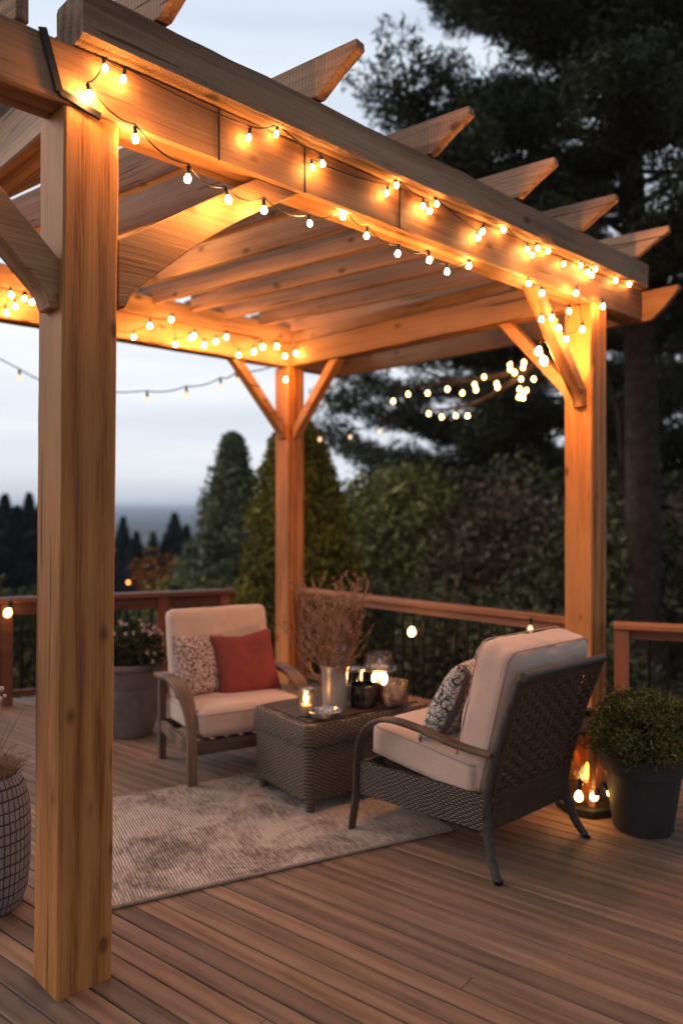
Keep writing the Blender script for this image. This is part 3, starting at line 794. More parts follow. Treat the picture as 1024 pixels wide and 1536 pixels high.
pillow('pillow', .47, .17, M['toile'], FCM @ Matrix.Translation((-.09, .03, .675)) @ Matrix.Rotation(R(10), 4, 'Z') @ Matrix.Rotation(R(28), 4, 'X'), 'black and cream printed pillow with grey stripes leaning in front on the rattan armchair', seed=1, group='printed pillows')
pillow('pillow', .42, .13, M['toile'], FCM @ Matrix.Translation((.10, -.02, .735)) @ Matrix.Rotation(R(-10), 4, 'Z') @ Matrix.Rotation(R(22), 4, 'X') @ Matrix.Rotation(R(12), 4, 'Y'), 'second dark printed pillow mostly hidden behind the striped one on the rattan armchair', seed=5, group='printed pillows')

# ------------------------------------------------------------------ back armchair
def back_chair(loc, rot):
    root = empty('armchair', loc, rot, 'grey brown wooden armchair with cream cushions facing the camera beside the table', 'armchair')
    w = .375
    for s in (-1, 1):
        path = bez([(s * w, .345, 0), (s * w, .345, .22), (s * w, .325, .38), (s * w, .25, .48), (s * w, .12, .535), (s * w, -.08, .55), (s * w, -.30, .535)], 8)
        N = len(path); vs = []; fs = []; mb = MB()
        for i, p in enumerate(path):
            t = (path[min(i + 1, N - 1)] - path[max(i - 1, 0)]).normalized(); side = Vector((1, 0, 0)); nrm = t.cross(side).normalized()
            ww = .055 + .035 * min(1, max(0, (i / N - .25) / .3)); h = .05 - .022 * min(1, i / (N * .6)); k = .005
            for (x, y) in ((-ww / 2 + k, -h / 2), (ww / 2 - k, -h / 2), (ww / 2, -h / 2 + k), (ww / 2, h / 2 - k), (ww / 2 - k, h / 2), (-ww / 2 + k, h / 2), (-ww / 2, h / 2 - k), (-ww / 2, -h / 2 + k)):
                vs.append(p + side * x + nrm * y)
        for i in range(N - 1):
            for k2 in range(8): fs.append((i * 8 + k2, i * 8 + (k2 + 1) % 8, (i + 1) * 8 + (k2 + 1) % 8, (i + 1) * 8 + k2))
        fs += [tuple(range(8)), tuple((N - 1) * 8 + k2 for k2 in range(8))]
        mb.add(vs, fs); mb.build('arm', M['armwood'], root, True)
        mb = MB(); mb.box((s * w, -.27, .26), (.045, .05, .52)); mb.build('rear_leg', M['armwood'], root, True, .004)
        mb = MB(); mb.box((s * w, .035, .215), (.03, .565, .07)); mb.build('side_rail', M['armwood'], root, True, .004)
    mb = MB(); mb.box((0, .33, .215), (.69, .032, .075)); mb.build('front_rail', M['chairwood'], root, True, .004)
    mb = MB(); mb.box((0, -.265, .215), (.69, .03, .07)); mb.build('rear_rail', M['chairwood'], root, True, .004)
    mb = MB()
    for k in range(7): mb.box((-.27 + k * .09, .03, .243), (.05, .56, .012))
    mb.build('seat_slats', M['chairwood'], root, True)
    bkf = MB()
    for x in (-.26, .26): bkf.tube([(x, -.27, .25), (x, -.36, .86)], .02, flat=(.03, .04), up=(0, 1, 0))
    for k in range(4): bkf.box((0, -.295 - k * .02, .40 + k * .14), (.5, .016, .05))
    bkf.build('back_frame', M['chairwood'], root, True)
    me = soft_box(.68, .63, .165, .045, 16, .016, 3, .004)
    c = link('seat_cushion', me, M['cream'], root, 'full', mw=Matrix.Translation((0, .06, .345)) @ Matrix.Rotation(R(3), 4, 'X'))
    mb = MB()
    for z in (.05,): mb.tube(piping_loop(.34, .315, .05, z), .0042, 6)
    mb.build('piping', M['piping'], c, True)
    me = soft_box(.68, .13, .58, .045, 16, .02, 4, .004)
    c = link('back_cushion', me, M['cream'], root, 'full', mw=Matrix.Translation((0, -.235, .665)) @ Matrix.Rotation(R(12), 4, 'X'))
    return root
BC_LOC, BC_ROT = Vector((-.70, 4.90, 0)), R(-151)
back_chair(BC_LOC, BC_ROT)
BCM = Matrix.Translation(BC_LOC) @ Matrix.Rotation(BC_ROT, 4, 'Z')
pillow('pillow', .42, .16, M['redcloth'], BCM @ Matrix.Translation((-.115, -.045, .605)) @ Matrix.Rotation(R(-4), 4, 'Z') @ Matrix.Rotation(R(20), 4, 'X') @ Matrix.Rotation(R(4), 4, 'Y'), 'burgundy square pillow on the back armchair', seed=3, sag=.02)
pillow('pillow', .40, .13, M['speck'], BCM @ Matrix.Translation((.17, -.10, .61)) @ Matrix.Rotation(R(14), 4, 'Z') @ Matrix.Rotation(R(17), 4, 'X') @ Matrix.Rotation(R(-4), 4, 'Y'), 'cream speckled pillow behind the burgundy pillow on the back armchair', seed=8)

# ------------------------------------------------------------------ wicker table
TA = Vector((.80, .60, 0)).normalized(); TB = Vector((-TA.y, TA.x, 0)); TN = Vector((-.175, 3.96, 0))
TL, TW, TH = .88, .58, .475
TROT = math.atan2(TA.y, TA.x)
troot = empty('coffee_table', TN + TA * TL / 2 + TB * TW / 2, TROT, 'woven rattan trunk table with rounded corners in the centre of the rug', 'coffee table')
def rrect(hx, hy, r, z, n=6):
    return [(p[0], p[1], z) for p in piping_loop(hx, hy, r, z, n=n)[:-1]]
def rloft(levels, n=6):
    mb = MB(); vs = []; m = 4 * (n + 1)
    for hx, hy, r, z in levels: vs += rrect(hx, hy, r, z, n)
    fs = [(i * m + k, i * m + (k + 1) % m, (i + 1) * m + (k + 1) % m, (i + 1) * m + k) for i in range(len(levels) - 1) for k in range(m)]
    fs += [tuple(range(m)), tuple((len(levels) - 1) * m + k for k in range(m))]
    return mb.add(vs, fs)
hx, hy = TL / 2, TW / 2
rloft([(hx - .02, hy - .02, .05, .075), (hx - .010, hy - .010, .05, .10), (hx - .012, hy - .012, .05, .355)]).build('body', M['wicker_table'], troot, True)
lid = rloft([(hx - .004, hy - .004, .055, .358), (hx + .002, hy + .002, .06, .366), (hx + .002, hy + .002, .06, TH - .025), (hx - .006, hy - .006, .055, TH - .008), (hx - .025, hy - .025, .045, TH)]).build('lid', M['wicker_table'], troot, True)
rloft([(hx - .05, hy - .05, .03, TH + .0005), (hx - .05, hy - .05, .03, TH + .008), (hx - .055, hy - .055, .03, TH + .010)]).build('top_panel', M['tablewood'], troot, True)
for sx in (-1, 1):
    for sy in (-1, 1):
        mb = MB(); mb.lathe([(.022, .011), (.025, .02), (.032, .085), (.03, .10)], 12, (sx * (hx - .055), sy * (hy - .055), 0)); mb.build('foot', M['wicker_table'], troot, True)
TZ = TH + .0105
def onT(px, py): # point on the table top that the photo's pixel looks at
    r = ray(px, py); t = (TZ - CH) / r.z; return Vector((r.x * t, r.y * t, TZ))

# vase and dried stems
vp = pt(502, 1072, 4.30); vp.z = TZ
vroot = empty('vase', vp, 0, 'tall grey metallic vase on the table holding dried stems', 'vase')
MB().lathe([(.060, .0), (.068, .004), (.070, .03), (.071, .15), (.074, .215), (.083, .243), (.087, .250), (.081, .250), (.070, .22), (.064, .02)], 28, cap=False).build('body', M['vase'], vroot, True)
MB().lathe([(.063, .01), (.063, .013)], 20).build('bottom', M['vase'], vroot, True)
def dried(loc, n=40, seed=2):
    rg = random.Random(seed); mb = MB(); tips = MB()
    def twig(p, d, L, r, lev):
        pts = [p.copy()]; seg = 6
        for i in range(seg):
            d = (d + Vector((rg.uniform(-.16, .16), rg.uniform(-.16, .16), rg.uniform(-.05, .14)))).normalized(); p = p + d * L / seg; pts.append(p.copy())
            if lev < 2 and i >= 1 and rg.random() < (.8 if lev == 0 else .5):
                dd = (d + Vector((rg.uniform(-.8, .8), rg.uniform(-.8, .8), rg.uniform(-.1, .6)))).normalized()
                twig(p.copy(), dd, L * rg.uniform(.25, .42), r * .75, lev + 1)
        mb.tube(pts, [r * (1 - .6 * i / seg) for i in range(seg + 1)], 4)
        if lev >= 1:
            for q in pts[2:]:
                for _ in range(2):
                    a = Vector((rg.uniform(-1, 1), rg.uniform(-1, 1), rg.uniform(-.2, 1))).normalized() * rg.uniform(.008, .018)
                    b = Vector((rg.uniform(-1, 1), rg.uniform(-1, 1), rg.uniform(-1, 1))).normalized() * .005
                    tips.add([q, q + a + b, q + a - b], [(0, 1, 2)])
    for i in range(n):
        a = rg.uniform(0, 6.283); sp = rg.uniform(.05, .50)
        d = Vector((math.cos(a) * sp, math.sin(a) * sp, 1)).normalized()
        p = Vector((math.cos(a) * .02, math.sin(a) * .02, .05))
        twig(p, d, rg.uniform(.36, .56), .003, 0)
    root = empty('dried_bouquet', loc, 0, 'spray of rust brown dried stems standing in the grey vase', 'dried flowers')
    mb.build('stems', M['dried'], root, False); tips.build('seed_heads', M['dried'], root, False)
dried(vp)

# candle glass, crystal dish
cp = pt(459, 1080, 4.16); cp.z = TZ
r_ = empty('candle_holder', cp, 0, 'small ribbed glass with a lit candle at the left end of the table', 'candle holder')
MB().lathe([(.040, 0), (.046, .004), (.047, .13), (.050, .142), (.047, .142), (.044, .13), (.043, .01)], 24, cap=False).build('glass', M['crystal'], r_, True)
MB().lathe([(.034, .006), (.036, .055), (.03, .06)], 18).build('candle', M['wax'], r_, True)
MB().lathe([(.002, .062), (.010, .074), (.013, .088), (.008, .106), (.001, .122)], 10).build('flame', M['flame'], r_, True)
dp = pt(488, 1083, 4.13); dp.z = TZ
r_ = empty('glass_dish', dp, 0, 'low glass dish of clear crystals in front of the vase', 'dish')
MB().lathe([(.06, 0), (.088, .01), (.094, .035), (.088, .037), (.08, .014), (.0, .01)], 24, cap=False).build('dish', M['crystal'], r_, True)
mb = MB(); rg = random.Random(4)
for k in range(40):
    a = rg.uniform(0, 6.28); q = rg.uniform(0, .068); s = rg.uniform(.006, .012)
    mb.box((q * math.cos(a), q * math.sin(a), .02 + rg.uniform(0, .018)), (s, s, s * 1.3), Matrix.Rotation(rg.uniform(0, 3), 3, 'X') @ Matrix.Rotation(rg.uniform(0, 3), 3, 'Z'))
mb.build('crystals', plain('pale_crystals', (.62, .60, .60), .2, 0, 9, .2), r_, False)
# dark glass jar and clear bowl
jp = pt(545, 1075, 4.36); jp.z = TZ
r_ = empty('glass_jar', jp, 0, 'squat dark smoked glass jar between the vase and the clear bowl', 'jar')
MB().lathe([(.070, 0), (.080, .004), (.083, .02), (.083, .125), (.080, .128), (.077, .125), (.074, .01)], 28, cap=False).build('body', M['smoke'], r_, True)
MB().lathe([(.068, .006), (.072, .01), (.072, .085), (.06, .09)], 24).build('filling', M['darkglass'], r_, True)
bp_ = pt(588, 1074, 4.40); bp_.z = TZ
r_ = empty('glass_bowl', bp_, 0, 'wide faceted clear glass bowl at the right of the table', 'bowl')
MB().lathe([(.075, 0), (.088, .006), (.096, .05), (.100, .130), (.096, .132), (.090, .05), (.080, .014), (.0, .012)], 12, cap=False).build('body', M['crystal'], r_, True)
mb = MB()
for k in range(70):
    a = rg.uniform(0, 6.28); q = rg.uniform(0, .075); s = rg.uniform(.010, .018)
    mb.box((q * math.cos(a), q * math.sin(a), .025 + rg.uniform(0, .085)), (s, s, s * 1.2), Matrix.Rotation(rg.uniform(0, 3), 3, 'X') @ Matrix.Rotation(rg.uniform(0, 3), 3, 'Z'))
mb.build('pebbles', plain('pale_pebbles', (.42, .34, .29), .5, 0, 9, .3), r_, False)
# tall dark jar with metal lid
kp = pt(531, 1062, 4.52); kp.z = TZ
r_ = empty('tall_jar', kp, 0, 'tall black jar with a flat silver lid behind the smoked jar', 'jar')
MB().lathe([(.045, 0), (.05, .004), (.05, .165), (.045, .168)], 24).build('body', M['darkglass'], r_, True)
MB().lathe([(.060, .169), (.062, .172), (.062, .182), (.058, .185)], 28).build('lid', M['silver'], r_, True)
# table lamp: thin stem, glowing globe, clear drum of glass above it
lp_ = pt(569, 1066, 4.55); lp_.z = TZ
r_ = empty('table_lamp', lp_, 0, 'table lamp with a glowing globe bulb under a clear glass drum shade', 'lamp')
gz = pt(569, 1018, 4.55).z - TZ
MB().lathe([(.055, 0), (.057, .004), (.052, .010), (.008, .014), (.006, .02), (.006, gz - .03)], 20).build('stem', M['silver'], r_, True)
mb = MB(); mb.lathe([(.0005, gz - .046)] + [(.046 * math.sin(R(a)), gz - .046 * math.cos(R(a))) for a in range(15, 180, 15)] + [(.0005, gz + .046)], 20); mb.build('globe', M['globe'], r_, True)
MB().lathe([(.02, gz + .055), (.088, gz + .058), (.094, gz + .062), (.095, gz + .148), (.090, gz + .150), (.088, gz + .066), (.02, gz + .060)], 32, cap=False).build('shade', M['glass'], r_, True)
MB().lathe([(.095, gz + .052), (.098, gz + .054), (.098, gz + .060), (.092, gz + .060)], 32, cap=False).build('shade_ring', M['silver'], r_, True)
MB().lathe([(.012, gz + .04), (.010, gz + .11), (.004, gz + .12)], 12).build('finial', M['silver'], r_, True)
sp = pt(507, 1000, 4.62); spz = TZ; sp.z = spz
r_ = empty('hurricane_glass', sp, 0, 'rounded clear hurricane glass standing behind the vase', 'glass')
MB().lathe([(.045, 0), (.05, .006), (.012, .02), (.010, .10), (.03, .14), (.062, .19), (.066, .25), (.055, .30), (.050, .32), (.047, .32), (.053, .27), (.06, .2)], 24, cap=False).build('glass', M['glass'], r_, True)

# ------------------------------------------------------------------ rug
E1 = Vector((.889, .457, 0)).normalized(); E2 = Vector((-E1.y, E1.x, 0)); RC = Vector((.545, 3.82, 0))
RL, RW = 1.72, 1.20
mid = RC - E1 * RL / 2 + E2 * RW / 2
rg = random.Random(5)
n, m = 70, 46; mb = MB(); vs = []; fs = []
for i in range(n + 1):
    for j in range(m + 1):
        x = -RL / 2 + RL * i / n; y = -RW / 2 + RW * j / m
        ex = noise.noise(Vector((x * 3, y * 3, 3))) * .004
        z = .012 + noise.noise(Vector((x * 2.5, y * 2.5, 0))) * .0025
        if j == 0: y += ex
        vs.append((x, y, z))
for i in range(n):
    for j in range(m): a = i * (m + 1) + j; fs.append((a, a + m + 1, a + m + 2, a + 1))
mb.add(vs, fs)
rug = empty('rug', mid, math.atan2(E1.y, E1.x), 'distressed beige flat woven rug with a bound edge under the table', 'rug')
mb.build('pile', M['rug'], rug, 'full')
mb = MB(); 
pts = [(-RL / 2 + RL * i / 60, -RW / 2 + noise.noise(Vector(((-RL / 2 + RL * i / 60) * 3, -RW / 2 * 3, 3))) * .004, .008) for i in range(61)]
mb.tube(pts, .0085, 6)
mb.tube([(RL / 2, -RW / 2, .008), (RL / 2, RW / 2, .008), (-RL / 2, RW / 2, .008), (-RL / 2, -RW / 2, .008)], .0085, 6)
mb.build('binding', M['rugedge'], rug, True)

# ------------------------------------------------------------------ foliage
def rand_unit(rng, n):
    v = rng.normal(size=(n, 3)); return v / np.linalg.norm(v, axis=1, keepdims=True)
def leaves(rng, centers, size, aspect=.45, up=None, quad=False):
    """one small leaf-shaped face per centre"""
    n = len(centers); d = rand_unit(rng, n)
    if up is not None: d = d * .75 + np.array(up); d /= np.linalg.norm(d, axis=1, keepdims=True)
    e = rand_unit(rng, n); s = np.cross(d, e); s /= np.linalg.norm(s, axis=1, keepdims=True) + 1e-9
    L = (size * rng.uniform(.6, 1.3, (n, 1))); w = L * aspect
    a = centers - d * L * .5; b = centers + s * w * .5; c = centers + d * L * .5; e2 = centers - s * w * .5
    return np.stack([a, b, c, e2], 1).reshape(-1, 3)
def quad_obj(name, verts, mat, parent=None, mw=None):
    n = len(verts) // 4; me = bpy.data.meshes.new(name)
    me.vertices.add(len(verts)); me.vertices.foreach_set('co', verts.astype(np.float32).ravel())
    me.loops.add(n * 4); me.loops.foreach_set('vertex_index', np.arange(n * 4, dtype=np.int32))
    me.polygons.add(n); me.polygons.foreach_set('loop_start', np.arange(0, n * 4, 4, dtype=np.int32)); me.polygons.foreach_set('loop_total', np.full(n, 4, dtype=np.int32))
    me.update(calc_edges=True); me.validate(); me.materials.append(mat)
    o = bpy.data.objects.new(name, me); COL.objects.link(o)
    if parent: o.parent = parent
    if mw is not None: o.matrix_basis = mw
    return o
def clumps(rng, cc, rad, per, size, aspect=.45, flat=1.0, up=None):
    """per leaves round each clump centre, denser at the shell"""
    n = len(cc); d = rand_unit(rng, n * per); r = rad * rng.uniform(.35, 1.0, (n * per, 1)) ** .6
    if np.ndim(rad) == 0: pass
    p = np.repeat(cc, per, 0) + d * r * np.array([1, 1, flat])
    return leaves(rng, p, size, aspect, up)
def cone_tree(name, label, cat, base, h, rad, mat, seed, nc=260, per=50, size=.12, crad=.22, top_pow=1.0, group=None, trunk=.08, z0=.05, lobes=0, fill=.5, rag=.35):
    rng = np.random.default_rng(seed); root = empty(name, base, 0, label, cat, group)
    f = rng.uniform(0, 1, nc) ** .8; z = z0 * h + (1 - z0) * h * f
    rr = rad * (1 - f) ** top_pow * (1 - rag + rag * np.sin(f * 23 + 2.2 * np.sin(np.arange(nc) * 1.7)) ** 2)
    a = rng.uniform(0, 2 * np.pi, nc); q = rng.uniform(fill, 1.0, nc)
    cc = np.stack([np.cos(a) * rr * q, np.sin(a) * rr * q, z], 1)
    quad_obj('crown', clumps(rng, cc, crad, per, size), M[mat], root)
    MB().tube([(0, 0, -.2), (0, 0, h * .5), (0, 0, h * .95)], [trunk, trunk * .6, trunk * .15], 8).build('trunk', M['trunk'], root, True)
    return root
def round_tree(name, label, cat, base, crown_c, crown_r, mat, seed, nc=150, per=60, size=.14, crad=.4, group=None, trunk=.12, fill=.4):
    rng = np.random.default_rng(seed); root = empty(name, base, 0, label, cat, group)
    d = rand_unit(rng, nc); q = rng.uniform(fill, 1, (nc, 1)) ** .6
    cc = d * q * np.array(crown_r) + np.array(crown_c)
    quad_obj('crown', clumps(rng, cc, crad, per, size), M[mat], root)
    mb = MB(); top = Vector(crown_c)
    mb.tube([(0, 0, -.3), (0, 0, top.z * .5), tuple(top)], [trunk, trunk * .8, trunk * .3], 8)
    for k in range(0, min(nc, 40), 4):
        c = Vector(cc[k]); mb.tube([top * .55, (top * .55 + c) / 2 + Vector((0, 0, .1)), c], [trunk * .4, trunk * .25, trunk * .08], 5)
    mb.build('trunk', M['trunk'], root, True)
    return root
def ground_h(x, y):
    """ground level: a garden shelf about a metre below the deck that drops into a valley"""
    d = math.hypot(x, y)
    k = max(0, (y - 9) + max(0, -x) * .4)
    h = -1.0 - min(k, 160) * .13 * (1 - .35 * min(1, max(0, x) / 12))
    if d > 200: h = -22 + min(1, (d - 200) / 3500) * 40 * (.55 + .45 * noise.noise(Vector((x / 900, y / 900, 0)))) - 18 * min(1, (d - 200) / 400)
    if x > 3 and y < 40: h = max(h, -1.15 + .0 * x)
    return h
def gz(x, y): return ground_h(x, y)

# ground sheet
vs = []; fs = []; rings = [0, 3, 6, 9, 12, 15, 18, 22, 27, 34, 44, 60, 90, 140, 200, 300, 450, 700, 1100, 1700, 2600, 4000, 6500, 9000]; na = 96
for r in rings:
    for k in range(na):
        a = 2 * math.pi * k / na; x, y = r * math.cos(a), r * math.sin(a) + .01
        h = gz(x, y) + noise.noise(Vector((x * .3, y * .3, 0))) * .08
        if r > 900: h += 0
        vs.append((x, y, h if r else -1))
for i in range(len(rings) - 1):
    for k in range(na): fs.append((i * na + k, i * na + (k + 1) % na, (i + 1) * na + (k + 1) % na, (i + 1) * na + k))
GZMIN = min(v[2] for v in vs); GZMAX = max(v[2] for v in vs); mb = MB(); mb.add(vs, fs)
gm, nt, b = newmat('leaf_strewn_ground_and_far_forest')
tc = nt.nodes.new('ShaderNodeTexCoord')
n1 = nd(nt, 'ShaderNodeTexNoise', Scale=.9, Detail=8.0, Roughness=.7); lk(nt, tc.outputs['Object'], n1.inputs[0])
near = ramp(nt, [(.38, (.020, .022, .010)), (.5, (.06, .042, .022)), (.62, (.15, .085, .045))], n1.outputs[0]).outputs[0]
n2 = nd(nt, 'ShaderNodeTexNoise', Scale=.006, Detail=8.0, Roughness=.65); lk(nt, tc.outputs['Object'], n2.inputs[0])
far = ramp(nt, [(.40, (.018, .028, .020)), (.55, (.035, .045, .030)), (.60, (.12, .10, .085)), (.64, (.03, .04, .03))], n2.outputs[0]).outputs[0]
ln = nt.nodes.new('ShaderNodeVectorMath'); ln.operation = 'LENGTH'; lk(nt, tc.outputs['Object'], ln.inputs[0])
lk(nt, mixc(nt, ramp(nt, [(.0, 0.0), (1.0, 1.0)], math_(nt, 'DIVIDE', ln.outputs['Value'], 60)).outputs[0], near, far), b.inputs['Base Color'])
b.inputs['Roughness'].default_value = 1; b.inputs['Specular IOR Level'].default_value = .05
meta(mb.build('ground', gm, None, 'full'), kind='structure')

# ---- the big pine on the right
def pine(name, label, base, H, lean, trunk_r, limbs, mat, seed, size, crad, per, cat='tree', zlo=.25, lmax=4.2, extra=None):
    rng = np.random.default_rng(seed); rg = random.Random(seed); root = empty(name, base, 0, label, cat)
    tr = MB(); N = 14; tp = []
    for i in range(N + 1):
        f = i / N; tp.append(Vector((lean[0] * f + .12 * math.sin(f * 5), lean[1] * f + .1 * math.sin(f * 4 + 1), H * f)))
    tr.tube(tp, [trunk_r * (1.15 - .15 * min(1, i)) * (1 - .8 * (i / N) ** 1.2) for i in range(N + 1)], 12)
    cc = []
    def limb(z, a, L, rise, r0):
        f = z / H; b = tp[0].lerp(tp[-1], f); b.z = z
        d = Vector((math.cos(a), math.sin(a), rise)).normalized(); p = b.copy(); pts = [p.copy()]
        n = 9
        for i in range(n):
            d = (d + Vector((rg.uniform(-.12, .12), rg.uniform(-.12, .12), -.04 + .02 * i + rg.uniform(-.06, .06)))).normalized(); p = p + d * L / n; pts.append(p.copy())
            if i >= 2:
                for s in (-1, 1):
                    if rg.random() < .8:
                        sd = Vector((-d.y, d.x, 0)) * s; dd = (d * .6 + sd * .8 + Vector((0, 0, rg.uniform(-.1, .25)))).normalized(); l2 = L * rg.uniform(.14, .30) * (1 - i / n * .35)
                        e = p + dd * l2; tr.tube([p, (p + e) / 2 + Vector((0, 0, .03)), e], [r0 * .28, r0 * .2, r0 * .08], 4)
                        k = max(2, int(l2 / (crad * .75)))
                        for q in range(1, k + 1): cc.append(p.lerp(e, q / k) + Vector((rg.uniform(-.1, .1), rg.uniform(-.1, .1), rg.uniform(-.05, .12))))
                if i >= 3: cc.append(p.copy())
        tr.tube(pts, [r0 * (1 - .85 * i / n) for i in range(n + 1)], 6)
    for k in range(limbs):
        f = zlo + (1 - zlo) * ((k + .5) / limbs); a = k * 2.4 + rg.uniform(-.4, .4)
        L = lmax * (1 - f) ** .55 * rg.uniform(.65, 1.1) + .5
        limb(H * f, a, L, rg.uniform(-.05, .35), trunk_r * .33 * (1.1 - f))
    for e in (extra or []): limb(*e)
    tr.build('trunk', M['trunk'], root, True)
    cc = np.array([tuple(c) for c in cc])
    quad_obj('crown', clumps(rng, cc, crad, per, size, .21, .6), M[mat], root)
    return root
b1 = pt(965, 950, 10.5); b1.z = gz(b1.x, b1.y)
pine('pine_tree', 'tall dark pine with a thick grey trunk rising behind the right post', b1, 13.5, (-.25, .4), .27, 84, 'pine', 5, .125, .36, 165, zlo=.40, lmax=3.7,
     extra=[(5.4, R(175), 3.4, .05, .07), (6.3, R(190), 3.7, .12, .07), (7.2, R(172), 3.6, .10, .07), (5.9, R(205), 3.5, .05, .06), (8.0, R(183), 3.1, .15, .06), (6.8, R(182), 3.6, .0, .06), (7.6, R(195), 3.3, .1, .06), (6.0, R(165), 3.3, .1, .06), (4.9, R(10), 2.8, .2, .05)])
# second pine further back whose lower boughs spread left of the right post
b2 = pt(900, 900, 17); b2.z = gz(b2.x, b2.y)
pine('pine_tree', 'dark spreading pine whose boughs reach over the lights left of the right post', b2, 8.2, (-.6, 0), .22, 46, 'pine', 9, .17, .48, 150, zlo=.26, lmax=5.0,
     extra=[(4.6, R(180), 5.2, .05, .07), (5.2, R(186), 5.0, .10, .07), (3.9, R(175), 5.4, -.02, .07), (5.8, R(178), 4.4, .1, .06), (3.4, R(190), 4.8, 0, .06)])
# bare slim trunk left of the big one
b3 = pt(945, 930, 12.5); b3.z = gz(b3.x, b3.y)
MBx = MB(); MBx.tube([(0, 0, -.2), (-.05, 0, 2), (-.15, .1, 4.3), (-.5, .1, 5.6)], [.07, .06, .045, .01], 7); MBx.tube([(-.1, .05, 3.2), (-.5, 0, 4.1), (-1.0, 0, 4.6)], [.035, .025, .008], 6); MBx.tube([(-.12, .05, 3.8), (.3, 0, 4.6), (.8, 0, 5.4)], [.03, .02, .006], 6)
r_ = empty('bare_tree', b3, 0, 'thin bare leafless trunk between the right post and the thick pine trunk', 'tree'); MBx.build('trunk', M['trunk'], r_, True)

# cypress pair behind the far post
b4 = pt(447, 950, 10.2); b4.z = gz(b4.x, b4.y)
cone_tree('cypress', 'dense olive gold conical cypress directly behind the far pergola post', 'tree', b4, pt(450, 640, 10.2).z - b4.z, 1.16, 'cypress', 3, nc=1500, per=60, size=.085, crad=.15, top_pow=.50, z0=.02, fill=.72)
b5 = pt(348, 940, 17); b5.z = gz(b5.x, b5.y)
cone_tree('spruce', 'hazy grey green spruce left of the cypress', 'tree', b5, pt(360, 662, 17).z - b5.z, 2.1, 'spruce', 4, nc=760, per=60, size=.13, crad=.25, top_pow=.85, fill=.25, rag=.55)
b6 = pt(610, 940, 15); b6.z = gz(b6.x, b6.y)
round_tree('broadleaf_tree', 'soft green broadleaf tree above the middle of the back railing', 'tree', b6, (0, 0, 1.0 - b6.z), (1.4, 1.2, 1.5), 'green', 6, nc=240, per=60, size=.16, crad=.38)
b6b = pt(520, 940, 22); b6b.z = gz(b6b.x, b6b.y)
round_tree('broadleaf_tree', 'dull green tree peeking between the cypress and the softer green tree', 'tree', b6b, (.4, 0, .6 - b6b.z), (1.5, 1.2, 1.6), 'green', 16, nc=160, per=50, size=.2, crad=.45)
dt = [(700, 15, 1.3, 1.5, 'brownleaf'), (770, 12.5, 1.2, 1.3, 'brownleaf'), (835, 14, 1.5, 1.9, 'yard'), (900, 11.5, .9, 1.3, 'yard'), (1000, 13.5, 1.2, 1.7, 'yard'), (1080, 11.5, 1.0, 1.5, 'brownleaf'), (655, 19, 1.4, 2.2, 'yard'), (920, 17, 1.8, 2.6, 'yard'), (780, 19, 1.6, 2.6, 'yard'), (1040, 18, 1.8, 2.8, 'yard')]
lbl = ['brown leaved bush at the right edge of the green tree', 'dark brownish bush behind the back railing bulb', 'black green bush close left of the right post', 'dark bush between the right post and the pine trunk', 'dark bush right of the thick pine trunk', 'brown tinged bush beyond the railing at the right edge', 'deep green tree rising behind the green broadleaf', 'tall dark thicket behind the thick pine trunk', 'tall dark thicket left of the right post', 'dark thicket at the far right edge']
for (px, d, hh, cr, mt), lb_ in zip(dt, lbl):
    b_ = pt(px, 940, d); b_.z = gz(b_.x, b_.y)
    round_tree('bush', lb_, 'bush', b_, (0, 0, hh - b_.z - cr * .35), (cr, cr * .8, cr * 1.0), mt, int(px), nc=110, per=55, size=.15, crad=.36, trunk=.07, group='dark bushes beyond the railing')
# dark understory right behind the railings
for i, (px, d, top, w, mt) in enumerate([(600, 10.5, .45, 1.1, 'yard'), (720, 9.4, .35, 1.1, 'yard'), (820, 8.6, .2, 1.0, 'yard'), (500, 11.8, .3, 1.2, 'yard'), (300, 11.5, .35, 1.1, 'green'), (200, 10.5, -.1, 1.1, 'yard'), (60, 10.0, .35, 1.2, 'yard'), (-60, 9.5, .5, 1.3, 'yard'), (930, 8.8, -.35, .7, 'yard')]):
    b_ = pt(px, 1000, d); b_.z = gz(b_.x, b_.y)
    round_tree('shrub', ['low dark shrub under the middle of the back railing', 'low dark shrub behind the armchair railing', 'low dark shrub at the foot of the right post', 'low shrub right of the far post', 'low green shrub right behind the left armchair', 'low shrub behind the stone urn', 'dark shrub just left of the near post beyond the railing', 'dark shrub at the left frame edge', 'small dark shrub beyond the right railing'][i], 'bush', b_, (0, 0, (top - b_.z) - .55), (w, .7, .75), mt, 50 + i, nc=80, per=60, size=.10, crad=.28, trunk=.05, group='low shrubs beyond the railing')
